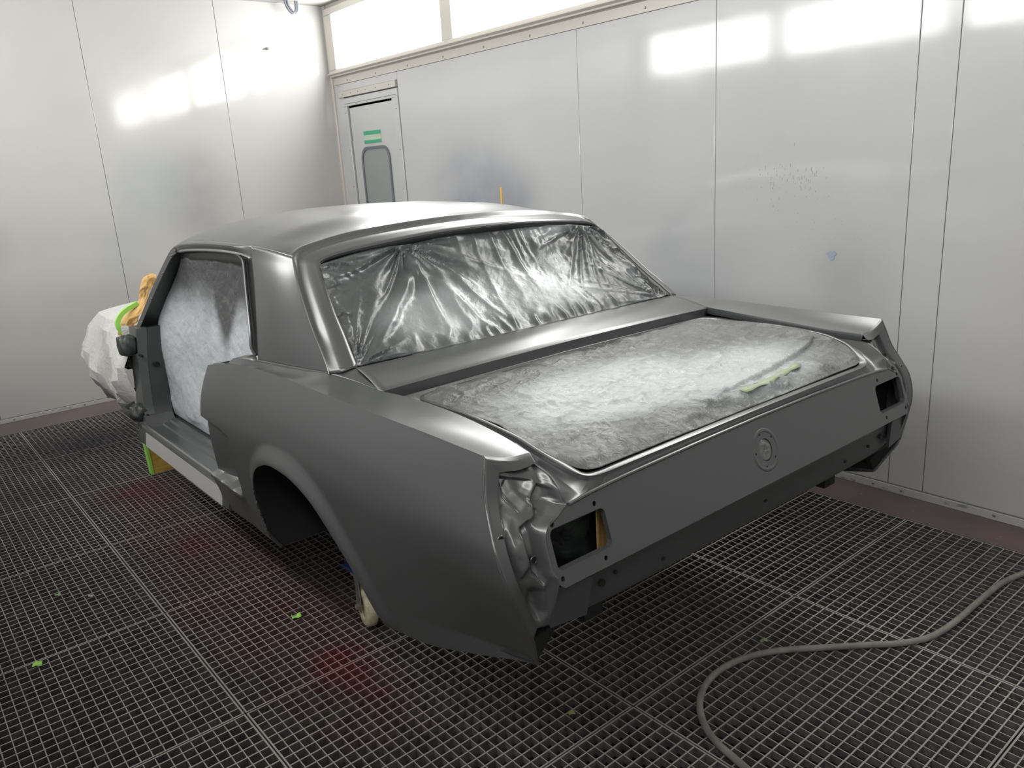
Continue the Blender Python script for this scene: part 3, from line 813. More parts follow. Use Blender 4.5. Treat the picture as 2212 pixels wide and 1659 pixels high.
def inside(pt, lp):
    c = False; n_ = len(lp)
    for i in range(n_):
        (x1, z1), (x2, z2) = lp[i], lp[(i + 1) % n_]
        if (z1 > pt[1]) != (z2 > pt[1]) and pt[0] < (x2 - x1) * (pt[1] - z1) / (z2 - z1) + x1: c = not c
    return c
tris = []
for tq in res[2]:
    cx = sum(res[0][k][0] for k in tq) / len(tq); cz = sum(res[0][k][1] for k in tq) / len(tq)
    if inside((cx, cz), outer) and not any(inside((cx, cz), lp) for lp in loops[1:]): tris.append(tq)
tv = [(p_[0], tail_y(p_[1]), p_[1]) for p_ in res[0]]
tpn = new_mesh('tail_panel', tv, tris, PRIMER, None, False)
bm = bmesh.new(); bm.from_mesh(tpn.data); bmesh.ops.recalc_face_normals(bm, faces=bm.faces)
if sum((f_q.normal.y) for f_q in bm.faces) > 0: bmesh.ops.reverse_faces(bm, faces=bm.faces)
bm.to_mesh(tpn.data); bm.free()
solid(tpn, .004, -1); par(tpn, car)
# turned edges: top ridge bead and bottom lip
bead_ = np.array([(x, tail_y(zt) - .0005, zt) for x in np.linspace(-.662, .662, 90) for zt in [float(np.interp(abs(x), [0, .25, .5, .6, .664], [.921, .9195, .915, .911, .9055])) - .0015]])
MB().tube(bead_, .0042, 8).build('ridge_bead', PRIMER, tpn, smooth=True)
# hole flanges
for hl in (holeR, holeL):
    a = [(x, tail_y(z), z) for x, z in hl]; b_ = [(x, tail_y(z) + .014, z) for x, z in hl]; nh = len(hl)
    solid(new_mesh('lamp_opening_flange', a + b_, [(k, (k + 1) % nh, nh + (k + 1) % nh, nh + k) for k in range(nh)], PRIMER, tpn, False), .0015, 0)
# embossed filler ring
nvec = Vector((0, -1, .31)).normalized(); up_ = Vector((0, .31, 1)).normalized(); c0 = Vector((0, tail_y(GC[1]), GC[1]))
v, fcs = [], []
nseg = 48
prof = [(.0560, -.0004), (.0540, .0006), (.0515, .0014), (.0490, .0016), (.0465, .0010), (.0445, .0001)]
for k in range(nseg):
    a = 2 * math.pi * k / nseg; rd_ = Vector((1, 0, 0)) * math.cos(a) + up_ * math.sin(a)
    for (r, h) in prof: v.append(c0 + rd_ * r + nvec * h)
fcs = gridfaces(nseg, len(prof)); npf = len(prof)
fcs += [((nseg - 1) * npf + j, (nseg - 1) * npf + j + 1, j + 1, j) for j in range(npf - 1)]
new_mesh('filler_ring', v, fcs, PRIMER, tpn, True, 60)
# film patch stuffed into the filler neck
v, fcs = [], []
for i in range(9):
    for k in range(28):
        a = 2 * math.pi * k / 28; r = .0275 * i / 8; rd_ = Vector((1, 0, 0)) * math.cos(a) + up_ * math.sin(a)
        h = -.003 + .006 * float(fbm(math.cos(a) * i * .45 + 5, math.sin(a) * i * .45 + 3, 3)) * (1 - (i / 8) ** 4)
        v.append(c0 + rd_ * r + nvec * h)
fm = new_mesh('filler_film', v, gridfaces(9, 28, wrap=True), primer('sprayed_film_neck', (.13, .133, .133), .32, .3), tpn, True, 180)
tag(fm, 'crumpled sprayed film plugging the filler neck'); solid(fm, .001)

# rear valance under the panel
xs = np.linspace(-.745, .745, 60)
def row(z, y): return np.stack([xs, np.full(60, y) + .03 * (abs(xs) / .745) ** 8, np.full(60, z)], 1)
vp = Patch(); rows = [row(.768, -.012), row(.752, -.016)] + across([row(.748, -.018), row(.70, -.008), row(.664, -.002), row(.655, .006), row(.652, .05)], 20)
v_, f_2 = loft(rows); vp.add(v_, f_2); val = vp.build('rear_valance', PRIMER_DARK, 40, .003)
for (x, z) in [(-.665, .725), (-.60, .712), (-.56, .722), (.665, .725), (.60, .712), (.53, .70), (.40, .69), (-.40, .69), (.0, .70)]:
    y = -.018 + (.748 - z) / .084 * .014
    b = MB(); b.tube([(x, y - .0012, z), (x, y + .004, z)], .0085 if abs(x) > .58 else .005, 12); b.build('mount_hole', HOLE, val)
for s in (-1, 1):
    b = MB(); b.add([(s * .640, -.0235, .748), (s * .735, -.012, .752), (s * .742, -.004, .668), (s * .652, -.013, .662)] + [(s * .640, -.012, .748), (s * .735, -.002, .752), (s * .742, .004, .668), (s * .652, -.003, .662)],
          [(0, 1, 2, 3), (0, 1, 5, 4), (1, 2, 6, 5), (2, 3, 7, 6), (3, 0, 4, 7)]); b.build('bumper_pad', PRIMER_DARK, val, bevel=.002)

# ---- stamped quarter end --------------------------------------------
EE = [(-.684, .082, .998), (-.728, .088, 1.002), (-.773, .096, 1.013), (-.801, .104, 1.024), (-.811, .092, .993), (-.822, .078, .943), (-.838, .048, .889), (-.845, .024, .844), (-.838, .008, .784), (-.817, .007, .727), (-.779, .010, .646)]
FF = [(-.681, .086, .980), (-.720, .090, .976), (-.750, .094, .980), (-.770, .096, .983), (-.779, .090, .962), (-.792, .077, .928), (-.808, .049, .884), (-.815, .026, .842), (-.809, .011, .788), (-.790, .010, .735), (-.765, .012, .668)]
GG = [(-.677, .098, .974), (-.675, .080, .970), (-.674, .060, .961), (-.673, .044, .948), (-.672, .028, .934), (-.668, .013, .906), (-.696, .009, .892), (-.735, .004, .868), (-.740, -.017, .80), (-.735, -.027, .768), (-.740, .002, .668)]
trow = np.array([q_[-1] for q_ in qrows]); tcol = Vs[:, -1]
for i_, k_ in enumerate((21, 14, 7, 0)): EE[i_] = tuple(trow[k_])
for i_ in range(4, 11):
    k_ = np.argmin(abs(tcol[:, 2] - EE[i_][2])); EE[i_] = tuple(tcol[k_])
e_, f1_, g_ = brk(EE, 180, [3]), brk(FF, 180, [3]), brk(GG, 180, [5])
L = min(len(e_), len(f1_), len(g_)); e_, f1_, g_ = e_[:L], f1_[:L], g_[:L]
nm = 64; s = np.linspace(0, 1, nm)[:, None, None]
inn_ = f1_[None] * (1 - s) + g_[None] * s
tt = np.linspace(0, 1, L)[None, :]; S2 = s[..., 0]
dep = .020 * sst(0, .10, S2) * sst(1.0, .80, S2) * sst(1.0, .9, tt)
xx, zz = inn_[..., 0], inn_[..., 2]
def bump(cx, cz, rx, rz, p=2.): return np.exp(-(abs((xx - cx) / rx) ** p + abs((zz - cz) / rz) ** p))
def poly(pts, w):
    P2 = np.array(pts); d = np.full(xx.shape, 9.); ins = np.zeros(xx.shape, bool)
    for (x1, z1), (x2, z2) in zip(P2, np.roll(P2, -1, 0)):
        l2 = (x2 - x1) ** 2 + (z2 - z1) ** 2; t_ = np.clip(((xx - x1) * (x2 - x1) + (zz - z1) * (z2 - z1)) / l2, 0, 1)
        d = np.minimum(d, np.hypot(xx - x1 - t_ * (x2 - x1), zz - z1 - t_ * (z2 - z1)))
        ins ^= ((z1 > zz) != (z2 > zz)) & (xx < (x2 - x1) * (zz - z1) / (z2 - z1 + 1e-12) + x1)
    return sst(-w, w, np.where(ins, d, -d))
dep += .013 * poly([(-.764, .968), (-.708, .952), (-.719, .938), (-.738, .924), (-.757, .908), (-.766, .933)], .0045)   # upper outer pocket
dep += .012 * poly([(-.698, .944), (-.682, .934), (-.680, .916), (-.716, .900), (-.728, .905), (-.712, .928)], .0045)   # upper inner pocket
dep -= .012 * poly([(-.762, .916), (-.738, .930), (-.722, .912), (-.735, .892), (-.770, .872), (-.772, .81), (-.792, .79), (-.803, .84), (-.800, .885), (-.780, .905)], .008)   # standing rib
dep += .013 * poly([(-.768, .880), (-.750, .888), (-.744, .86), (-.746, .80), (-.752, .77), (-.766, .79)], .006)          # valley beside the lamp
dep += .014 * poly([(-.772, .755), (-.752, .750), (-.748, .700), (-.760, .690), (-.775, .72)], .010)                       # lower dish
dep -= .010 * bump(-.752, .735, .006, .03, 2)
inn_[..., 1] += dep
inn_[..., 1] += .003 * fbm(xx * 40, zz * 40, 2) * sst(0, .15, S2) * sst(1, .85, S2)
ep = Patch(); flr = across([e_, f1_], 4); v_, f_2 = loft(flr); ep.add(v_, f_2)
ep.add(inn_.reshape(-1, 3), gridfaces(nm, L))
ql_e = ep.build('quarter_end', PRIMER, 50)
qr_e = mirror_obj(ql_e, 'quarter_end')
for (par_o, sgn) in ((ql_e, 1), (qr_e, -1)):
    for (x, y, z, r) in [(-.749, .110, .950, .0065), (-.700, .090, .922, .0075), (-.818, .046, .873, .0055), (-.758, .022, .815, .006)]:
        b = MB(); b.tube([(sgn * x, y + .004, z), (sgn * x, y - .004, z + .001)], r, 14); o = b.build('stud_hole', HOLE, par_o)
        v2 = []; b = MB()
        ringp = [(sgn * (x + (r + .002) * math.cos(a)), y - .003, z + (r + .002) * math.sin(a)) for a in np.linspace(0, 2 * math.pi, 16)]
        b.tube(ringp, .0016, 6, False).build('hole_rim', PRIMER, par_o, smooth=True)

# ---- door opening ----------------------------------------------------
# rocker and sill as one stepped profile
prof = [(-.790, .432), (-.829, .447), (-.830, .452), (-.820, .506), (-.808, .508), (-.803, .519), (-.797, .523), (-.785, .521), (-.778, .512), (-.735, .512), (-.730, .518), (-.700, .517), (-.694, .527), (-.672, .528), (-.666, .518), (-.64, .517), (-.634, .545), (-.60, .55), (-.60, .44)]
def sill(y0, y1, pr):
    b = MB(); n_ = len(pr); ysl = np.linspace(y0, y1, 12)
    v = [(x, y, z) for y in ysl for x, z in pr]; fcs = gridfaces(12, n_, wrap=True)
    fcs += [tuple(range(n_))[::-1], tuple((11) * n_ + k for k in range(n_))]
    return new_mesh('door_sill', v, fcs, PRIMER, None, True, 25)
sl = sill(1.60, 2.72, prof); par(sl, car); slr = mirror_obj(sl, 'door_sill')
rk = MB(); v = [(x, y, z) for y in (1.665, 2.60) for x, z in ((-.8325, .4475), (-.8225, .5085), (-.8195, .507), (-.8295, .446))]
rk.add(v, [(0, 1, 5, 4), (1, 2, 6, 5), (2, 3, 7, 6), (3, 0, 4, 7), (0, 3, 2, 1), (4, 5, 6, 7)])
rko = rk.build('rocker_skin', PRIMER_LIGHT, car); tag(rko, 'pale bare rocker strip')
mirror_obj(rko, 'rocker_skin')
# hinge pillar: flared foot, outer grey face and black inner face
def pillar(name, secs, m, bev=.006):
    """secs: list of (z, x0, x1, y0, y1)"""
    b = MB(); v = []
    Q = cr(np.array(secs), 30)
    for (z, x0, x1, y0, y1) in Q: v += [(x0, y0, z), (x1, y0, z), (x1, y1, z), (x0, y1, z)]
    b.add(v, gridfaces(30, 4, wrap=True) + [(3, 2, 1, 0), tuple(29 * 4 + k for k in range(4))])
    o = b.build(name, m, car, smooth=True, sharp=40); return o
hp = pillar('hinge_pillar', [(.49, -.800, -.735, 2.66, 2.84), (.56, -.785, -.738, 2.715, 2.84), (.70, -.770, -.728, 2.74, 2.86), (.82, -.758, -.712, 2.755, 2.87), (.945, -.742, -.690, 2.765, 2.88)], PRIMER)
hi = pillar('inner_pillar', [(.49, -.738, -.672, 2.64, 2.82), (.56, -.740, -.664, 2.71, 2.84), (.70, -.730, -.655, 2.735, 2.86), (.82, -.715, -.650, 2.75, 2.87), (.945, -.695, -.638, 2.76, 2.88)], BLACK)
hf = pillar('pillar_foot', [(.485, -.805, -.668, 2.60, 2.80), (.515, -.802, -.670, 2.645, 2.80), (.555, -.790, -.672, 2.70, 2.80)], PRIMER)
for o in (hp, hi, hf): mirror_obj(o, o.name.split('.')[0])
for (x, z) in ((-.752, .83), (-.775, .555)):
    MB().tube([(x, 2.742, z), (x, 2.70, z)], .006, 10).build('pillar_hole', HOLE, hp)
MB().tube([(-.69, 2.735, .775), (-.69, 2.722, .775)], .012, 14).build('pillar_hole', HOLE, hi)
# windscreen pillar
pth = cr([(-.722, 2.865, .915), (-.700, 2.80, .985), (-.665, 2.69, 1.105), (-.63, 2.585, 1.215), (-.606, 2.515, 1.283), (-.594, 2.485, 1.302)], 26)
b = MB().sweep(pth, [(.000, -.018), (.070, -.018), (.074, .012), (.03, .016), (.0, .008)], (1, 0, 0))
wp = b.build('windscreen_pillar', BLACK, car, smooth=True, sharp=40); wpr = mirror_obj(wp, 'windscreen_pillar')
b = MB().sweep(pth, [(-.004, -.020), (.0, -.020), (.0, .009), (-.004, .009)], (1, 0, 0)); o = b.build('pillar_edge', PRIMER, car); mirror_obj(o, 'pillar_edge')
for t in (4, 9, 14, 19, 22):
    p_ = Vector(pth[t]); MB().tube([p_ + Vector((-.002, -.030, .004)), p_ + Vector((-.002, -.018, .0))], .003, 6).build('pillar_clip', ZINC, wp)
# header rail inside (black) and rear window channel with pale lip
hr_ = da.copy(); a0 = hr_ + np.array([.016, 0, -.010]); a1 = hr_ + np.array([.030, 0, -.045]); a2 = hr_ + np.array([.075, 0, -.050]); a3 = hr_ + np.array([.08, 0, 0])
pp = Patch(); v_, f_2 = loft([a0, a1, a2, a3]); pp.add(v_, f_2); o = pp.build('roof_rail', BLACK, 40); mirror_obj(o, 'roof_rail')
bp = cl(BPIL, 30); stp = cl(STRIP[0:7], 30)
pp = Patch(); v_, f_2 = loft([bp, bp + np.array([.020, .004, 0]), (bp + stp) / 2 + np.array([.030, 0, 0]), stp + np.array([.012, 0, 0])]); pp.add(v_, f_2); o = pp.build('glass_channel', BLACK, 40); mirror_obj(o, 'glass_channel')
o = MB().tube(cl(STRIP, 90), .0055, 8).build('opening_lip', PRIMER, car, smooth=True); mirror_obj(o, 'opening_lip')
b = MB().sweep(stp + np.array([.004, .002, 0]), [(0, 0), (.05, .0), (.05, .012), (0, .008)], (1, 0, 0)); o = b.build('lock_pillar', PRIMER, car, smooth=True); mirror_obj(o, 'lock_pillar')
pp = Patch()  # lock pillar face below the belt, going down behind the quarter
v = [(-.728, 1.50, 1.0), (-.66, 1.52, 1.0), (-.66, 1.66, .52), (-.78, 1.668, .52), (-.80, 1.668, .75), (-.76, 1.65, .96)]
# hinges wrapped in film
def lump(name, c, r, m, seed, parent=None, n=18, amp=.22):
    v = []; 
    for i in range(n):
        th = math.pi * i / (n - 1)
        for k in range(2 * n):
            ph = math.pi * k / n; d = Vector((math.sin(th) * math.cos(ph), math.sin(th) * math.sin(ph), math.cos(th)))
            q_ = 1 + amp * float(fbm(d.x * 1.6 + seed + d.z, d.y * 1.6 + seed * 2.3, 3)) - .10 * float(ridge(d.x * 3 + seed, d.z * 1.2 + d.y * 3))
            sq = max(abs(d.x), abs(d.y), abs(d.z)) ** -.35
            v.append((c[0] + r[0] * d.x * q_ * sq, c[1] + r[1] * d.y * q_ * sq, c[2] + r[2] * d.z * q_ * sq))
    return new_mesh(name, v, gridfaces(n, 2 * n, wrap=True), m, parent, True, 50)
o = lump('door_hinge', (-.788, 2.79, .873), (.040, .05, .050), FILM_BLACK, 2.2, car); tag(o, 'upper hinge wrapped in dark film')
o = lump('door_hinge', (-.795, 2.775, .562), (.046, .06, .042), FILM_BLACK, 5.1, car); tag(o, 'lower hinge wrapped in dark film')
b = MB(); b.add([(-.845, 2.79, .600), (-.80, 2.80, .612), (-.80, 2.77, .545), (-.845, 2.785, .592)], [(0, 1, 2, 3)]); hw = b.build('film_flap', FILM_BLACK, o); solid(hw, .002)

# ---- wheelhouses, floor, tank --------------------------------------
def wheelhouse(sgn):
    v = []; nA = 26
    AA = cl(ARCH, nA); LP = Vs[0][NF - 1:NF + NA2 - 1]; LP = LP[np.linspace(0, len(LP) - 1, nA).astype(int)]
    for q_ in LP: v.append((sgn * (q_[0] + .005), q_[1], q_[2]))
    for (dx, gr) in ((.80, 1.03), (.60, 1.05), (.58, .95)):
        for (y, z) in AA: v.append((sgn * -dx, .865 + (y - .865) * gr, .45 + (z - .45) * gr))
    fcs = gridfaces(4, nA); fcs.append(tuple(3 * nA + k for k in range(nA)))
    o = new_mesh('wheelhouse', v, fcs, UNDER, car, True, 40); return o
wheelhouse(1); wheelhouse(-1)
b = MB(); b.box(-.575, .575, .03, 1.25, .655, .665); b.box(-.735, .735, .02, .55, .640, .652); b.build('boot_floor', UNDER, car)
b = MB(); b.box(-.62, .62, 1.34, 2.85, .455, .49); b.box(-.45, .45, 1.18, 1.26, .66, .78); b.build('cabin_floor', UNDER, car)
b = MB(); b.box(-.42, .42, .12, .62, .56, .66); b.build('fuel_tank', UNDER, car, bevel=.03)
for s in (-1, 1):
    b = MB(); b.box(s * .52 - .03, s * .52 + .03, .10, 1.75, .545, .63); b.build('frame_rail', UNDER, car)
b = MB(); b.tube([(-.60, .875, .50), (.60, .875, .50)], .04, 14); b.tube([(-.14, .875, .49), (.14, .875, .49)], .11, 14); b.build('rear_axle', UNDER, car, smooth=True)
for s in (-1, 1):
    pth = cr([(s * .60, .20, .545), (s * .60, .55, .47), (s * .60, .875, .435), (s * .60, 1.2, .455), (s * .60, 1.55, .50)], 14)
    MB().sweep(pth, [(-.03, -.015), (.03, -.015), (.03, .015), (-.03, .015)], (1, 0, 0)).build('leaf_spring', UNDER, car)
# inner skins of the quarter (lower rear drop)
for s in (-1, 1):
    b = MB(); b.add([(s * .70, .07, .65), (s * .735, .07, .548), (s * .770, .50, .47), (s * .70, .52, .64)] + [(s * .69, .075, .65), (s * .72, .075, .548), (s * .755, .50, .47), (s * .69, .52, .64)],
        [(0, 1, 2, 3), (7, 6, 5, 4), (0, 4, 5, 1), (1, 5, 6, 2), (2, 6, 7, 3), (3, 7, 4, 0)]); b.build('quarter_inner', UNDER, car)
for s in (-1, 1):
    b = MB(); b.add([(s * .776, .016, .645), (s * .727, .066, .545), (s * .690, .060, .590), (s * .70, .02, .652), (s * .776, .03, .645), (s * .727, .08, .545), (s * .690, .075, .590), (s * .70, .035, .652)],
        [(0, 1, 2, 3), (7, 6, 5, 4), (0, 4, 5, 1), (1, 5, 6, 2), (2, 6, 7, 3), (3, 7, 4, 0)]); b.build('quarter_closing', UNDER, car)
# front bulkhead and rails hidden under the white sheet
b = MB(); b.box(-.66, .66, 2.86, 2.92, .47, .90); b.box(-.5, -.36, 2.9, 4.25, .50, .66); b.box(.36, .5, 2.9, 4.25, .50, .66); b.box(-.5, .5, 4.15, 4.28, .48, .80); b.build('front_frame', UNDER, car)

# ================================================================= masking films and sheets
# boot opening
nx_, ny_ = 380, 210
YS, YE = .0475, .684
LY = np.array([.0475, .053, .064, .090, .125, .176, .28, .45, .55, .60, .635, .66, .675, .684]); LH = np.array([.538, .567, .586, .606, .619, .626, .621, .617, .612, .606, .590, .560, .515, .42]); LZ = np.array([.934, .936, .942, .954, .968, .984, 1.000, 1.001, .998, .994, .990, .987, .985, .984])
tv_ = np.linspace(0, 1, ny_); yy = YS + (YE - YS) * tv_; su = np.linspace(-1, 1, nx_)
SU, YY = np.meshgrid(su, yy); HW = np.interp(YY, LY, LH); XX = SU * HW; ZE = np.interp(YY, LY, LZ)
e = np.minimum(1, np.minimum((1 - abs(SU)) / .16, np.minimum((YY - YS) / .10, (YE - YY) / .10)))
e = np.clip(e, 0, 1)
Zs = ZE * (1 - e) + e * (.952 + .050 * sst(.05, .6, YY)) 
th = XX * .95 + YY * .5
wr_ = .010 * fbm(XX * 3 + 4, YY * 4, 3) + .0070 * (ridge(XX * 4.5 + 1.2 * vn(XX * 3, YY * 3) + YY * 5, YY * 11 - XX * 3.5, 3)) + .0042 * ridge(XX * 15 + YY * 9, YY * 24 - XX * 5, 2) + .0032 * ridge(XX * 26 + 3 * vn(XX * 6, YY * 6), YY * 40 - XX * 12, 2.5) * sst(-.25, .25, fbm(XX * 3, YY * 3, 2) + .1) + .0012 * fbm(XX * 60, YY * 70, 3)
gather = .012 * (ridge(XX * 16, YY * 3 + 2, 2) - .4) * sst(.16, .02, YE - YY) + .009 * (ridge(YY * 22, XX * 4, 2) - .4) * sst(.25, .0, 1 - abs(SU))
crn = np.exp(-(((XX - .50) / .12) ** 2 + ((YY - .16) / .10) ** 2)); 
gather += crn * .042 * (ridge(XX * 9 + YY * 7, YY * 9, 1.5) - .5)
crn2 = np.exp(-(((XX - .12) / .28) ** 2 + ((YY - .075) / .04) ** 2)); gather += crn2 * .036 * (ridge(XX * 12, YY * 22 + XX * 6, 1.4) - .45)
# folded-over overlap running diagonally toward the rear right
dd = (YY - (.10 + (XX + .05) * .16)); fold = .014 * sst(-.004, .004, dd) * sst(.20, .0, dd) * sst(-.25, .0, XX)
Zs = Zs + (wr_ + fold) * np.clip(e * 1.2, .05, 1) + gather * np.clip(e * 4, 0, 1) * (e < 1.5)
vt = np.stack([XX, YY, Zs + .003], -1).reshape(-1, 3)
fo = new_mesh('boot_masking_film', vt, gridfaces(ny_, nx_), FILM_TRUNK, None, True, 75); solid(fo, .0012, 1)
tag(fo, 'wrinkled film masking the open boot, oversprayed silvery grey', 'masking film')
def boot_z(x, y):
    j = np.argmin(abs(yy - y)); i = np.argmin(abs(np.interp(yy[j], LY, LH) * su - x)); return Zs[j, i]
pts = [(.02 + .026 * k, .078 + .0008 * k + .00022 * k * k + .002 * math.sin(k)) for k in range(14)]
tz = np.array([max(boot_z(x, y + q_) for q_ in (-.01, -.005, 0, .005, .01)) for x, y in pts]); tz = np.convolve(np.pad(tz, 2, mode='edge'), np.ones(5) / 5, 'valid') + .009
v = []
for k, (x, y) in enumerate(pts):
    wv = .009 + .004 * math.sin(k * 1.7)
    for s in (-1, 1):
        v.append((x - .3 * s * wv, y + s * wv, tz[k] + .002 * s))
o = new_mesh('tape_strip', v, gridfaces(len(pts), 2), GREEN_DIM, None, True, 60); solid(o, .0012, 1)
tag(o, 'oversprayed green tape strip joining the folds of the boot film', 'tape')

# backlight
nx_, nz_ = 240, 110
SU, TV = np.meshgrid(np.linspace(-1, 1, nx_), np.linspace(0, 1, nz_))
zb_, zt_ = 1.048, 1.352
botY = .856; 
hw = .672 + (.600 - .672) * TV
XX = SU * hw
zt_x = 1.352 - .048 * (abs(SU)) ** 2.6; zb_x = 1.049 + .003 * SU ** 2
ZZ = zb_x + (zt_x - zb_x) * TV
YY = .858 + (1.128 - .858 + .022 * SU ** 2) * TV - .0
bow = .018 * np.sin(math.pi * TV)
et = sst(.0, .45, 1 - TV); eb = sst(0, .25, TV)
topw = (1 - sst(0, .75, 1 - TV)); botw = (1 - sst(0, .28, TV))
fan = XX * 15 + (1 - TV) * 2.2 * vn(XX * 3, 1.7) - XX * (1 - TV) * 4
def radial(gx, gz, k, amp, rad, seed):
    dx = XX - gx; dz = (TV - gz) * .40; an = np.arctan2(dz, dx); r = np.hypot(dx, dz)
    return amp * (ridge(an * k + seed, r * 2.5 + seed, 1.7) - .45) * np.exp(-(r / rad) ** 2) * sst(0, .05, r)
wv = .010 * (ridge(fan, TV * 1.3 + 3, 1.6) - .45) * (.2 + .8 * topw) * sst(-.75, -.4, SU) + .011 * (ridge(XX * 32, TV * 2.0 + 8, 1.5) - .45) * topw ** 2.5 * sst(-.1, .3, SU) + .012 * (ridge(XX * 24 + 5, TV * 4, 1.6) - .45) * botw
wv += radial(-.30, 1.0, 5.5, .022, .30, 2.) + radial(.50, 1.0, 8., .024, .22, 5.) + radial(-.66, .0, 6., .022, .22, 9.) + radial(.62, .0, 7., .016, .22, 12.) + radial(-.62, 1.0, 6., .016, .14, 3.5)
wv += .012 * fbm(XX * 3.5, TV * 2.2, 3) + .0018 * fbm(XX * 40, TV * 14, 3)
dg = (TV - (.05 + (SU + .90) * 1.75)); wv += .012 * np.exp(-(dg / .08) ** 2) * sst(-1, -.85, SU) * sst(-.35, -.55, SU) - .012 * np.exp(-((dg - .16) / .09) ** 2) * sst(-1, -.85, SU) * sst(-.3, -.55, SU)
sd = sst(.80, 1.0, abs(SU)); wv += .014 * (ridge(TV * 12 + 3 * vn(XX * 9, TV * 3), XX * 10, 1.6) - .5) * sd
em_ = np.clip(np.minimum(np.minimum(1 - TV, TV) / .05, (1 - abs(SU)) / .03), 0, 1)
wv = wv * (.15 + .85 * em_)
vt = np.stack([XX, YY + bow * .2 - .0 * wv, ZZ], -1)
nrm = np.array([0, -.70, .72]); vt = vt + (wv + .004 - .014 * np.sin(math.pi * TV) * (1 - SU ** 2))[..., None] * nrm
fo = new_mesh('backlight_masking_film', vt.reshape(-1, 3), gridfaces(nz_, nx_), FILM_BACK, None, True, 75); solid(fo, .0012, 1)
tag(fo, 'crinkled grey film stretched over the rear window opening', 'masking film')

# door opening
ny_, nz_ = 150, 130
SY, TV = np.meshgrid(np.linspace(0, 1, ny_), np.linspace(0, 1, nz_))
ZZ = .530 + (1.300 - .530) * TV
y_front = 2.80 - .31 * sst(.92, 1.32, ZZ) ; y_rear = 1.46 + .12 * sst(1.0, 1.3, ZZ)
YY = y_rear + (y_front - y_rear) * SY
XX = -.655 + .085 * sst(.80, 1.30, ZZ) + .05 * np.sin(math.pi * SY) * np.sin(math.pi * np.clip(TV, 0, 1)) 
wv = .016 * fbm(YY * 4, ZZ * 3, 3) + .009 * (ridge(YY * 7, ZZ * 2.2 + YY, 2) - .4) + .004 * fbm(YY * 26, ZZ * 30, 3) + .010 * (ridge(YY * 6 + ZZ * 7, ZZ * 3, 2) - .4) * sst(.85, .6, ZZ)
pkt = np.exp(-(((YY - 2.42) / .13) ** 2 + ((ZZ - .63) / .10) ** 2)); wv += .02 * pkt
XX = XX - wv * np.clip(np.minimum(SY, 1 - SY) / .06, 0, 1) * np.clip(np.minimum(TV, 1 - TV) / .05, .1, 1)
fo = new_mesh('door_masking_film', np.stack([XX, YY, ZZ], -1).reshape(-1, 3), gridfaces(nz_, ny_), FILM_DOOR, None, True, 75); solid(fo, .0012, 0)
tag(fo, 'pale bluish film hung inside the open door aperture', 'masking film')

# black film seen through the left lamp opening, and paper beside it
v = []
for i in range(24):
    for j in range(18):
        x = -.78 + .34 * i / 23; z = .70 + .22 * j / 17
        v.append((x, .085 + .03 * float(ridge(x * 14, z * 10 + x * 9)) - .02 * float(fbm(x * 20, z * 20, 3)), z))
o = new_mesh('lamp_masking_film', v, gridfaces(24, 18), FILM_BLACK, None, True, 70); solid(o, .001); tag(o, 'black film crumpled behind the lamp opening showing tan paper', 'masking film')
v = [(-.552 + .085 * i / 7, .050 + .006 * math.sin(i * .9), .72 + .17 * j / 7) for i in range(8) for j in range(8)]
o = new_mesh('lamp_masking_paper', v, gridfaces(8, 8), PAPER, None, True, 70); solid(o, .001); tag(o, 'tan paper flap visible inside a lamp opening of the tail panel', 'masking paper')
v = [(.48 + .33 * i / 9, .085 + .01 * math.sin(i * 2.), .72 + .20 * j / 9) for i in range(10) for j in range(10)]
o = new_mesh('lamp_masking_film', v, gridfaces(10, 10), HOLE, None, True, 70); solid(o, .001); tag(o, 'plain black film filling the other lamp opening', 'masking film')

# white sheet over the front end
nA, nS = 30, 44
ysec = np.array([2.84, 2.95, 3.10, 3.35, 3.65, 3.95, 4.22, 4.38])
hwb = np.array([.770, .800, .815, .820, .785, .725, .62, .43])       # half width low
hwt = np.array([.690, .700, .720, .735, .690, .62, .53, .35])        # half width at shoulder
zsh = np.array([.955, .975, .960, .925, .90, .885, .84, .72])        # shoulder height
zbo = np.array([.500, .460, .440, .450, .47, .50, .53, .55])         # hem
v = []
for i in range(nA):
    y = 2.84 + (4.38 - 2.84) * i / (nA - 1)
    a, b_, c, d = [np.interp(y, ysec, q_) for q_ in (hwb, hwt, zsh, zbo)]
    ctrl = np.array([(-a * .90, d), (-a * .99, d * .6 + c * .4 - .07), (-a * 1.0, d * .45 + c * .55 - .03), (-b_ * 1.02, c - .035), (-b_ * .85, c + .01), (0, c + .03), (b_ * .85, c + .01), (b_ * 1.02, c - .035), (a, d * .45 + c * .55 - .03), (a * .99, d * .6 + c * .4 - .07), (a * .9, d)])
    cc_ = cl(ctrl, nS)
    for k in range(nS):
        x, z = cc_[k]; g = 2 * k / nS
        wv = .04 * float(fbm(y * 2.5 + z * 2, z * 3 + 7, 2)) + .055 * (float(ridge(y * 2.2 + z * 3.2, z * 3.6 - y * 2.0, 1.3)) - .45) + .022 * (float(ridge(y * 6 - z * 5, z * 8 + y * 3, 1.3)) - .45) + .005 * float(fbm(y * 22, z * 22, 2))
        s = -1 if x < 0 else 1
        hem = (.02 * math.sin(y * 17) + .012 * math.sin(y * 41)) if k in (0, nS - 1) else 0
        v.append((x + s * wv, y + .02 * float(fbm(z * 7, x * 5, 2)), z + .4 * wv + hem))
fcs = gridfaces(nA, nS); o = new_mesh('front_cover_sheet', v, fcs, WHITE_SHEET, None, True, 16); solid(o, .002, 1)
tag(o, 'white plastic sheet draped over the front end beyond the door aperture', 'plastic sheet')
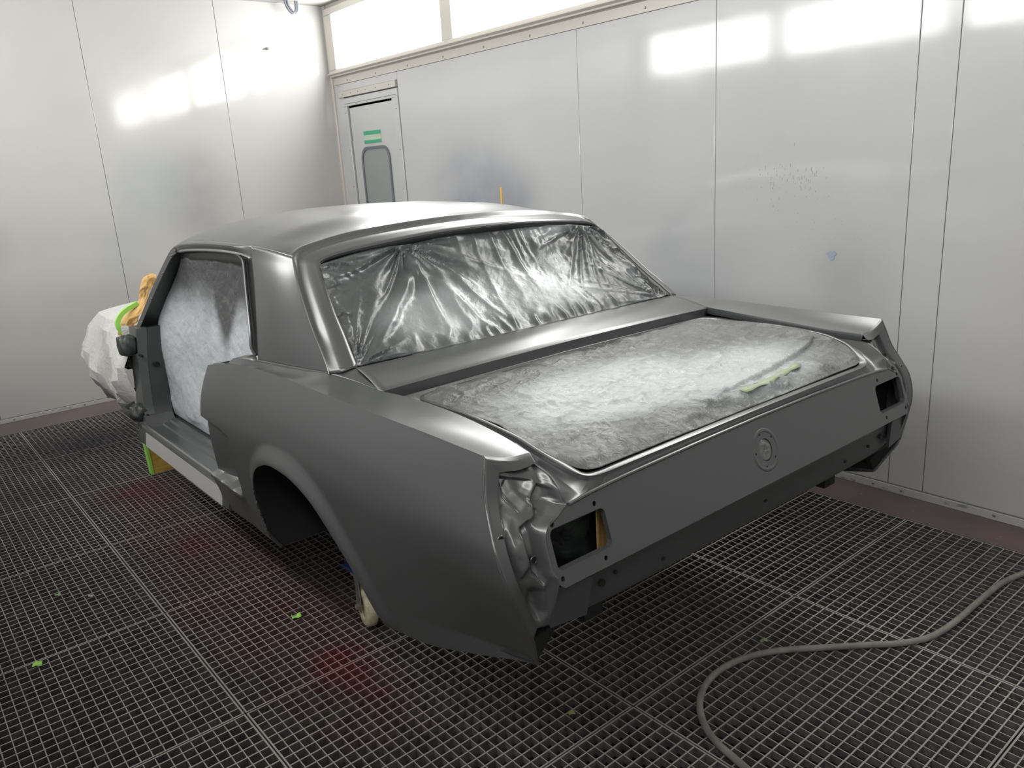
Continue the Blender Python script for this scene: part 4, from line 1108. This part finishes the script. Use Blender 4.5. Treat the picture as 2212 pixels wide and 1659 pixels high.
# tan paper bundle at the scuttle with a green tape rim
def rag(name, ctr, n, m, parent=None):
    return None
pb = empty('masking_paper', (-.74, 2.98, .93)); tag(pb, 'tan masking paper bundled over the scuttle above the white sheet', 'masking paper')
secs = [(-.700, 3.0, .885, .02), (-.695, 3.0, .91, .058), (-.690, 3.0, .945, .072), (-.675, 3.0, .98, .070), (-.650, 3.0, 1.005, .052), (-.632, 3.0, 1.03, .032), (-.622, 3.0, 1.055, .022), (-.612, 3.0, 1.08, .026), (-.600, 3.0, 1.105, .034), (-.592, 3.0, 1.13, .034), (-.588, 3.0, 1.15, .022), (-.586, 3.0, 1.156, .004)]
Q = cr(np.array(secs), 44); v = []
for i, (x, y, z, r) in enumerate(Q):
    for k in range(22):
        a = 2 * math.pi * k / 22; q_ = r * (1 + .55 * float(fbm(math.cos(a) * 1.5 + 3 + i * .05, math.sin(a) * 1.5 + i * .12, 3)) + .45 * (float(ridge(math.cos(a) * 2.2 + i * .09, math.sin(a) * 2.2 + i * .21, 1.2)) - .5))
        v.append((x + q_ * math.cos(a), y + q_ * math.sin(a), z + .35 * q_ * math.cos(a)))
new_mesh('crumpled_paper', v, gridfaces(44, 22, wrap=True), PAPER, pb, True, 40)
rim = cr([(-.755, 2.96, .905), (-.768, 2.96, .935), (-.766, 2.965, .962), (-.745, 2.97, .990), (-.715, 2.98, 1.008), (-.685, 2.985, 1.020), (-.660, 2.99, 1.03)], 24)
b = MB().sweep(rim, [(-.006, -.010), (.006, -.010), (.006, .012), (-.006, .010)], (0, 1, 0)); b.build('green_tape', GREEN, pb, smooth=True)
b = MB(); b.add([(-.775, 2.90, .868), (-.742, 2.89, .865), (-.740, 2.90, .945), (-.770, 2.91, .95)], [(0, 1, 2, 3)]); o = b.build('white_flap', WHITE_SHEET, pb); solid(o, .003)

# ================================================================= supports
# castor under the rear
cs = empty('castor_wheel', (-.512, 1.265, 0)); tag(cs, 'cream nylon castor wheel in a zinc fork under the rear of the shell', 'castor')
def castor(cs, cx, cy, yaw):
    Rz = Matrix.Rotation(yaw, 4, 'Z'); T = Matrix.Translation((cx, cy, 0))
    R0, wd = .080, .042
    prof = [(.012, -wd / 2 + .004), (.045, -wd / 2 + .006), (.052, -wd / 2), (.070, -wd / 2), (.078, -wd / 2 + .006), (.080, -wd / 2 + .014), (.080, wd / 2 - .014), (.078, wd / 2 - .006), (.070, wd / 2), (.052, wd / 2), (.045, wd / 2 - .006), (.012, wd / 2 - .004)]
    v = []; nsg = 40
    for k in range(nsg):
        a = 2 * math.pi * k / nsg
        for (r, x) in prof: v.append(T @ Rz @ Vector((x, r * math.cos(a), R0 + r * math.sin(a))))
    n_ = len(prof); fcs = [((k) * n_ + j, (k) * n_ + j + 1, ((k + 1) % nsg) * n_ + j + 1, ((k + 1) % nsg) * n_ + j) for k in range(nsg) for j in range(n_ - 1)]
    fcs += [tuple(k * n_ for k in range(nsg)), tuple(k * n_ + n_ - 1 for k in range(nsg))[::-1]]
    new_mesh('wheel', v, fcs, NYLON, cs, True, 30)
    for s in (-1, 1):
        x0 = s * (wd / 2 + .004); out = [(-.020, R0 - .018), (.020, R0 - .018), (.026, R0 + .03), (.030, .215), (-.030, .215), (-.026, R0 + .03)]
        vv = [T @ Rz @ Vector((x0 + dx * s, y + .010 * (z > .2), z)) for dx in (0, .004) for y, z in out]
        m_ = len(out); fc = [tuple(range(m_)), tuple(range(m_, 2 * m_))[::-1]] + [(k, (k + 1) % m_, m_ + (k + 1) % m_, m_ + k) for k in range(m_)]
        new_mesh('fork_plate', vv, fc, ZINC, cs, False)
    b = MB(); b.tube([T @ Rz @ Vector((-wd / 2 - .022, 0, R0)), T @ Rz @ Vector((wd / 2 + .014, 0, R0))], .007, 10); b.tube([T @ Rz @ Vector((-wd / 2 - .020, 0, R0)), T @ Rz @ Vector((-wd / 2 - .010, 0, R0))], .012, 6); b.build('axle_bolt', ZINC, cs)
    b = MB(); b.tube([T @ Vector((0, 0, .212)), T @ Vector((0, 0, .228))], .045, 20); b.build('swivel_head', ZINC, cs)
    b = MB().box(cx - .05, cx + .05, cy - .06, cy + .06, .228, .236); b.build('top_plate', BLUE, cs, bevel=.002)
    b = MB().box(cx - .035, cx + .035, cy - .045, cy + .045, .236, .544); b.build('post', BLUE, cs, bevel=.004)
castor(cs, -.512, 1.265, math.radians(-14))
cs2 = empty('castor_wheel', (.485, 1.262, 0)); tag(cs2, 'cream nylon castor wheel carrying the side nearest the long wall', 'castor')
castor(cs2, .485, 1.262, math.radians(10))
# painted wooden stand under the front of the sill
st = empty('wooden_stand', (-.50, 3.52, 0)); tag(st, 'yellow wooden stand with green taped edge propping the front of the shell', 'stand')
b = MB(); b.add([(-.622, 3.50, 0), (-.36, 3.50, 0), (-.36, 3.50, .50), (-.640, 3.50, .50), (-.622, 3.54, 0), (-.36, 3.54, 0), (-.36, 3.54, .50), (-.640, 3.54, .50)],
      [(0, 1, 2, 3), (7, 6, 5, 4), (0, 4, 5, 1), (1, 5, 6, 2), (2, 6, 7, 3), (3, 7, 4, 0)]); b.build('block', WOOD, st)
b = MB(); b.add([(-.626, 3.497, .0), (-.614, 3.497, .0), (-.630, 3.497, .50), (-.644, 3.497, .50), (-.626, 3.543, .0), (-.644, 3.543, .50)], [(0, 1, 2, 3), (0, 3, 5, 4)]); o = b.build('tape_edge', GREEN, st, False); solid(o, .002, 1)

# ================================================================= things on the grating
hp_ = [(1.75, -.42), (1.56, -.27), (1.386, -.201), (1.247, -.171), (1.066, -.164), (.889, -.160), (.758, -.142), (.665, -.097), (.572, -.022), (.468, .063), (.375, .138), (.294, .186), (.21, .215), (.112, .222), (.022, .2), (-.051, .155), (-.102, .095), (-.132, .034), (-.147, -.036), (-.154, -.073), (-.169, -.149), (-.171, -.24), (-.15, -.40), (-.05, -.62), (.10, -.85)]
pts = cl(np.array([(x, y, .0108) for x, y in hp_]), 220)
o = MB().tube(pts, .0104, 14).build('air_hose', HOSE, smooth=True, sharp=60); tag(o, 'grey rubber air hose curling across the grating', 'hose')

def scrap(x, y, r, m, label, seed, cat='tape scrap'):
    v = []; n_ = 7
    for i in range(n_):
        for j in range(n_):
            a = (i / (n_ - 1) - .5) * 2; b_ = (j / (n_ - 1) - .5) * 1.2
            h = .004 + r * .7 * (float(fbm(a * 1.3 + seed, b_ * 1.3 + seed, 2)) + .4)
            v.append((x + r * (a * .8 + .3 * b_), y + r * (b_ - .3 * a), max(.001, h)))
    o = new_mesh('tape_scrap', v, gridfaces(n_, n_), m, None, True, 50); solid(o, .001, 1); tag(o, label, cat); return o
SC_GREY = mat('grey_scrap', (.30, .32, .34), .6); SC_LEAF = mat('pale_green_scrap', (.22, .30, .16), .7); SC_YEL = mat('yellow_scrap', (.38, .33, .10), .7)
scrap(-.687, 1.493, .020, GREEN, 'bright green tape scrap on the red-stained grating', 1.3)
scrap(-1.474, 1.858, .018, GREEN, 'green tape scrap on a grating seam away from the car', 4.1)
scrap(-1.318, 2.358, .012, SC_LEAF, 'dull green scrap lying beside the grey scrap', 6.3)
scrap(-1.219, 2.241, .012, SC_GREY, 'small grey scrap lying on the grating', 8.8)
scrap(.373, .222, .014, SC_LEAF, 'pale green scrap touching the air hose', 2.9)
scrap(-.328, .405, .011, SC_YEL, 'tiny yellowish scrap behind the car on the grating', 3.7)
